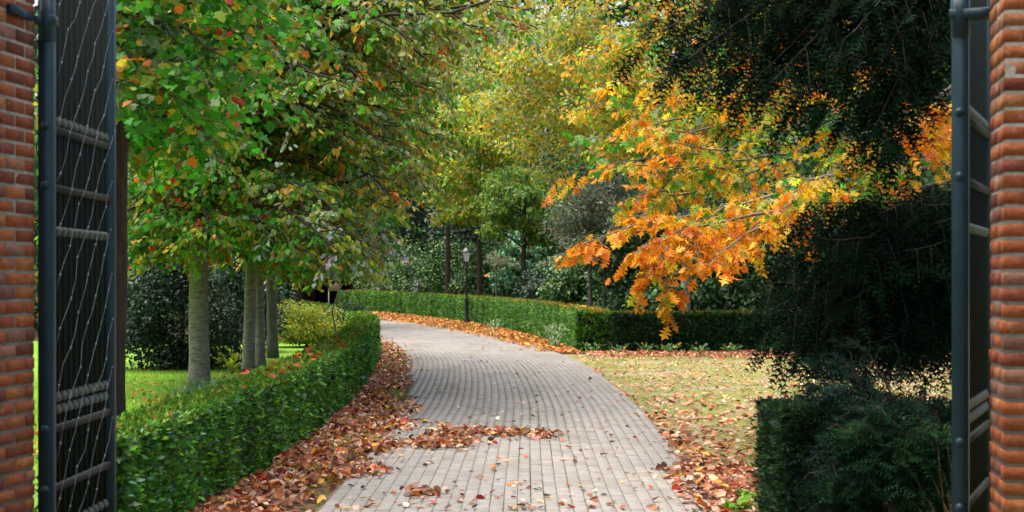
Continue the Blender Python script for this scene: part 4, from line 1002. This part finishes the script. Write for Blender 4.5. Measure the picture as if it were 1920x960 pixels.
Y = 50.0; rosette('pale_ivy', 'small pale ivy sprig at the foot of the right hedge', 'plant', (930 - 960) * Y / FPX - .1, Y - .5, 70, .10, [(.5, (.25, .36, .2)), (.3, (.12, .22, .08))], T_OVAL, .4, 1.6)
e = empty('dry_stalks', (2.5, 8.65, 0), 'clump of dry straw-coloured stalks under the low yew', 'plant'); m = MB()
for k in range(34):
    a = rng.uniform(0, 6.28); l = rng.uniform(.2, .5); b = np.array([2.45 + rng.normal(0, .05), 8.6 + rng.normal(0, .05), 0.0]); t = b + [math.cos(a) * l * .7, math.sin(a) * l * .7, .75 * rng.uniform(.6, 1.05)]
    m.tube(curve(b, t, .05, 5), np.linspace(.004, .0015, 5), 3, False)
m.build('stalks', flat('straw', (.22, .12, .05), .8, .2), e)

# ------------------------------------------------------------------ fallen leaves
LB = [(.34, (.20, .07, .03)), (.30, (.32, .10, .035)), (.4, (.48, .25, .16)), (.22, (.12, .045, .025)), (.14, (.50, .16, .02)), (.10, (.5, .05, .015)), (.4, (.55, .38, .28)), (.1, (.55, .33, .04))]
LO = [(.5, (.42, .16, .03)), (.4, (.52, .23, .035)), (.25, (.26, .10, .03)), (.15, (.50, .32, .06)), (.08, (.42, .05, .02))]
LY = [(.4, (.52, .34, .22)), (.3, (.42, .2, .1)), (.25, (.45, .15, .04)), (.2, (.24, .09, .04)), (.1, (.50, .3, .05)), (.1, (.5, .07, .02))]
L = Lv(); LS = Lv()
def lay(tgt, x, y, z, size, pal, tiltv=.35):
    n = len(x); a = rng.uniform(0, 6.28, n)
    D = unit(np.stack([np.cos(a), np.sin(a), rng.normal(0, tiltv, n)], 1)); Nn = unit(np.array([0, 0, 1.0]) + rng.normal(0, tiltv, (n, 3)))
    P = np.stack([x, y, z], 1) - D * (size * .5) ; P[:, 2] = np.maximum(P[:, 2], np.minimum(z, .05)) + .004
    tgt.add(P, D, Nn, size * rng.uniform(.6, 1.25, n), pick(n, pal))
# drift along the left hedge
n = 17000; s = S_OF_Y(10.2) + (S_OF_Y(44) - S_OF_Y(10.2)) * rng.uniform(0, 1, n) ** 1.5
o_ = np.interp(s, [S_OF_Y(16), S_OF_Y(30)], [-2.18, -2.52]) + np.abs(rng.normal(0, .31, n)) + .12 * np.sin(s * 1.7); cx, cy, _, _ = cl(s, o_)
k = o_ < .28 - PWL(s) + .3 * np.sin(s * 2.3) * np.sin(s * .8); k &= rng.uniform(0, 1, n) < np.where(o_ > -PWL(s), .45, 1)
lay(L, cx[k], cy[k], .012 + .05 * rng.uniform(0, 1, k.sum()) * np.exp(-((o_[k] + 1.95) / .4) ** 2) + (o_[k] > -PWL(s[k]) - .02) * .024, .072, LB, .5)
# tongues reaching onto the paving and the ridge across the driveway
for (px, py, rx_, ry_, n_) in ((740, 800, 40, 12, 260), (700, 845, 50, 10, 260), (650, 890, 60, 12, 300), (860, 822, 50, 12, 300), (820, 842, 60, 6, 280), (940, 820, 75, 5, 240), (1010, 826, 30, 5, 60), (800, 935, 40, 6, 40), (760, 775, 20, 8, 80)):
    u = px + rng.normal(0, rx_ * .6, n_); v = py + rng.normal(0, ry_ * .6, n_); Y = EYE * FPX / (v - HOR); Xw = (u - 960) * Y / FPX
    lay(L, Xw, Y, .034 + .03 * rng.uniform(0, 1, n_), .075, LB, .45)
# outer bend, orange band at the foot of the hedge
n = 11000; s = rng.uniform(S_OF_Y(34.6), S_OF_Y(84), n); o_ = RF(s) - np.abs(rng.normal(0, 1, n)) * (RF(s) - 1.2) * .55; cx, cy, _, _ = cl(s, o_); k = o_ > .95
lay(L, cx[k], cy[k], .012 + .04 * rng.uniform(0, 1, k.sum()) + (o_[k] < 1.42) * .024, .11, LO, .45)
# yard
n = 8500; y = 11.0 + 25.5 * rng.uniform(0, 1, n) ** .9; x = 1.3 + rng.uniform(0, 1, n) * (y * .27 - .6)
lay(L, x, y, np.full(n, .004), .075, LY, .25)
n = 5200; y = 35.0 - np.abs(rng.normal(0, .9, n)); x = 1.6 + rng.uniform(0, 1, n) * 9; lay(L, x, y, .004 + .03 * rng.uniform(0, 1, n), .1, LY + [(.4, (.40, .17, .07))], .45)
n = 900; s = S_OF_Y(10.5) + rng.exponential(2.2, n); o_ = 1.45 + np.abs(rng.normal(0, .28, n)) - .1; cx, cy, _, _ = cl(s, o_); lay(L, cx, cy, np.full(n, .014), .08, LB, .35)
n = 700; y = rng.uniform(10.8, 13.5, n); x = 1.2 + rng.uniform(0, 1, n) ** .8 * .8; lay(L, x, y, .008 + .03 * rng.uniform(0, 1, n), .085, LB, .4)
# on the lawn and on the hedge tops
n = 700; y = rng.uniform(14, 28, n); x = -2.9 - rng.uniform(0, 1, n) * (y * .25 - 2); lay(L, x, y, np.full(n, .03), .07, LO, .4)
q = rng.integers(3, len(left_line) - 1, 260); lay(L, left_line[q, 0] + rng.uniform(-.2, .2, 260), left_line[q, 1] + rng.uniform(-.2, .2, 260), np.full(260, .76), .08, [(.5, RED), (.4, (.35, .1, .03)), (.3, ORANGE)], .4)
q = rng.integers(0, len(right_line) - 1, 420); lay(L, right_line[q, 0] + rng.uniform(-.3, .3, 420), right_line[q, 1] + rng.uniform(-.2, .2, 420), np.full(420, .96), .1, LO, .4)
P, D, Nn, S, C = L.cat(); nr = P[:, 1] < 22
V, F, CC = leaf_arrays(T_DEAD, P[nr], D[nr], Nn[nr], S[nr], C[nr]); V2, F2, CC2 = leaf_arrays(T_DIA, P[~nr], D[~nr], Nn[~nr], S[~nr], C[~nr])
tag(link('leaf_litter', raw_mesh('leaf_litter', np.concatenate([V, V2]), np.concatenate([F, F2 + len(V)]), M['dead'], np.concatenate([CC, CC2]))), 'drifts of brown, red and orange fallen leaves along the hedges and yard', 'leaf litter', kind='stuff')
# loose leaves one by one on the paving
n = 290; v = 965 - 330 * rng.uniform(0, 1, n) ** 1.7; Y = EYE * FPX / (v - HOR); s = np.array([S_OF_Y(q) for q in Y]); cx, cy, _, _ = cl(s, rng.uniform(-1.3, 1.3, n))
lay(LS, cx, cy, np.full(n, .034), .065, LB, .3)
P, D, Nn, S, C = LS.cat()
for i in range(n):
    o = single_leaf('fallen_leaf', T_DEAD, M['dead1'], None, P[i], D[i], Nn[i], float(S[i]), C[i], np.zeros(3))
    tag(o, 'single dry fallen leaf lying loose on the driveway paving', 'leaf', 'loose leaves scattered on the driveway')
print('tris', sum(len(o.data.loops) - 2 * len(o.data.polygons) for o in SC.objects if o.type == 'MESH'), 'objects', len(SC.objects))
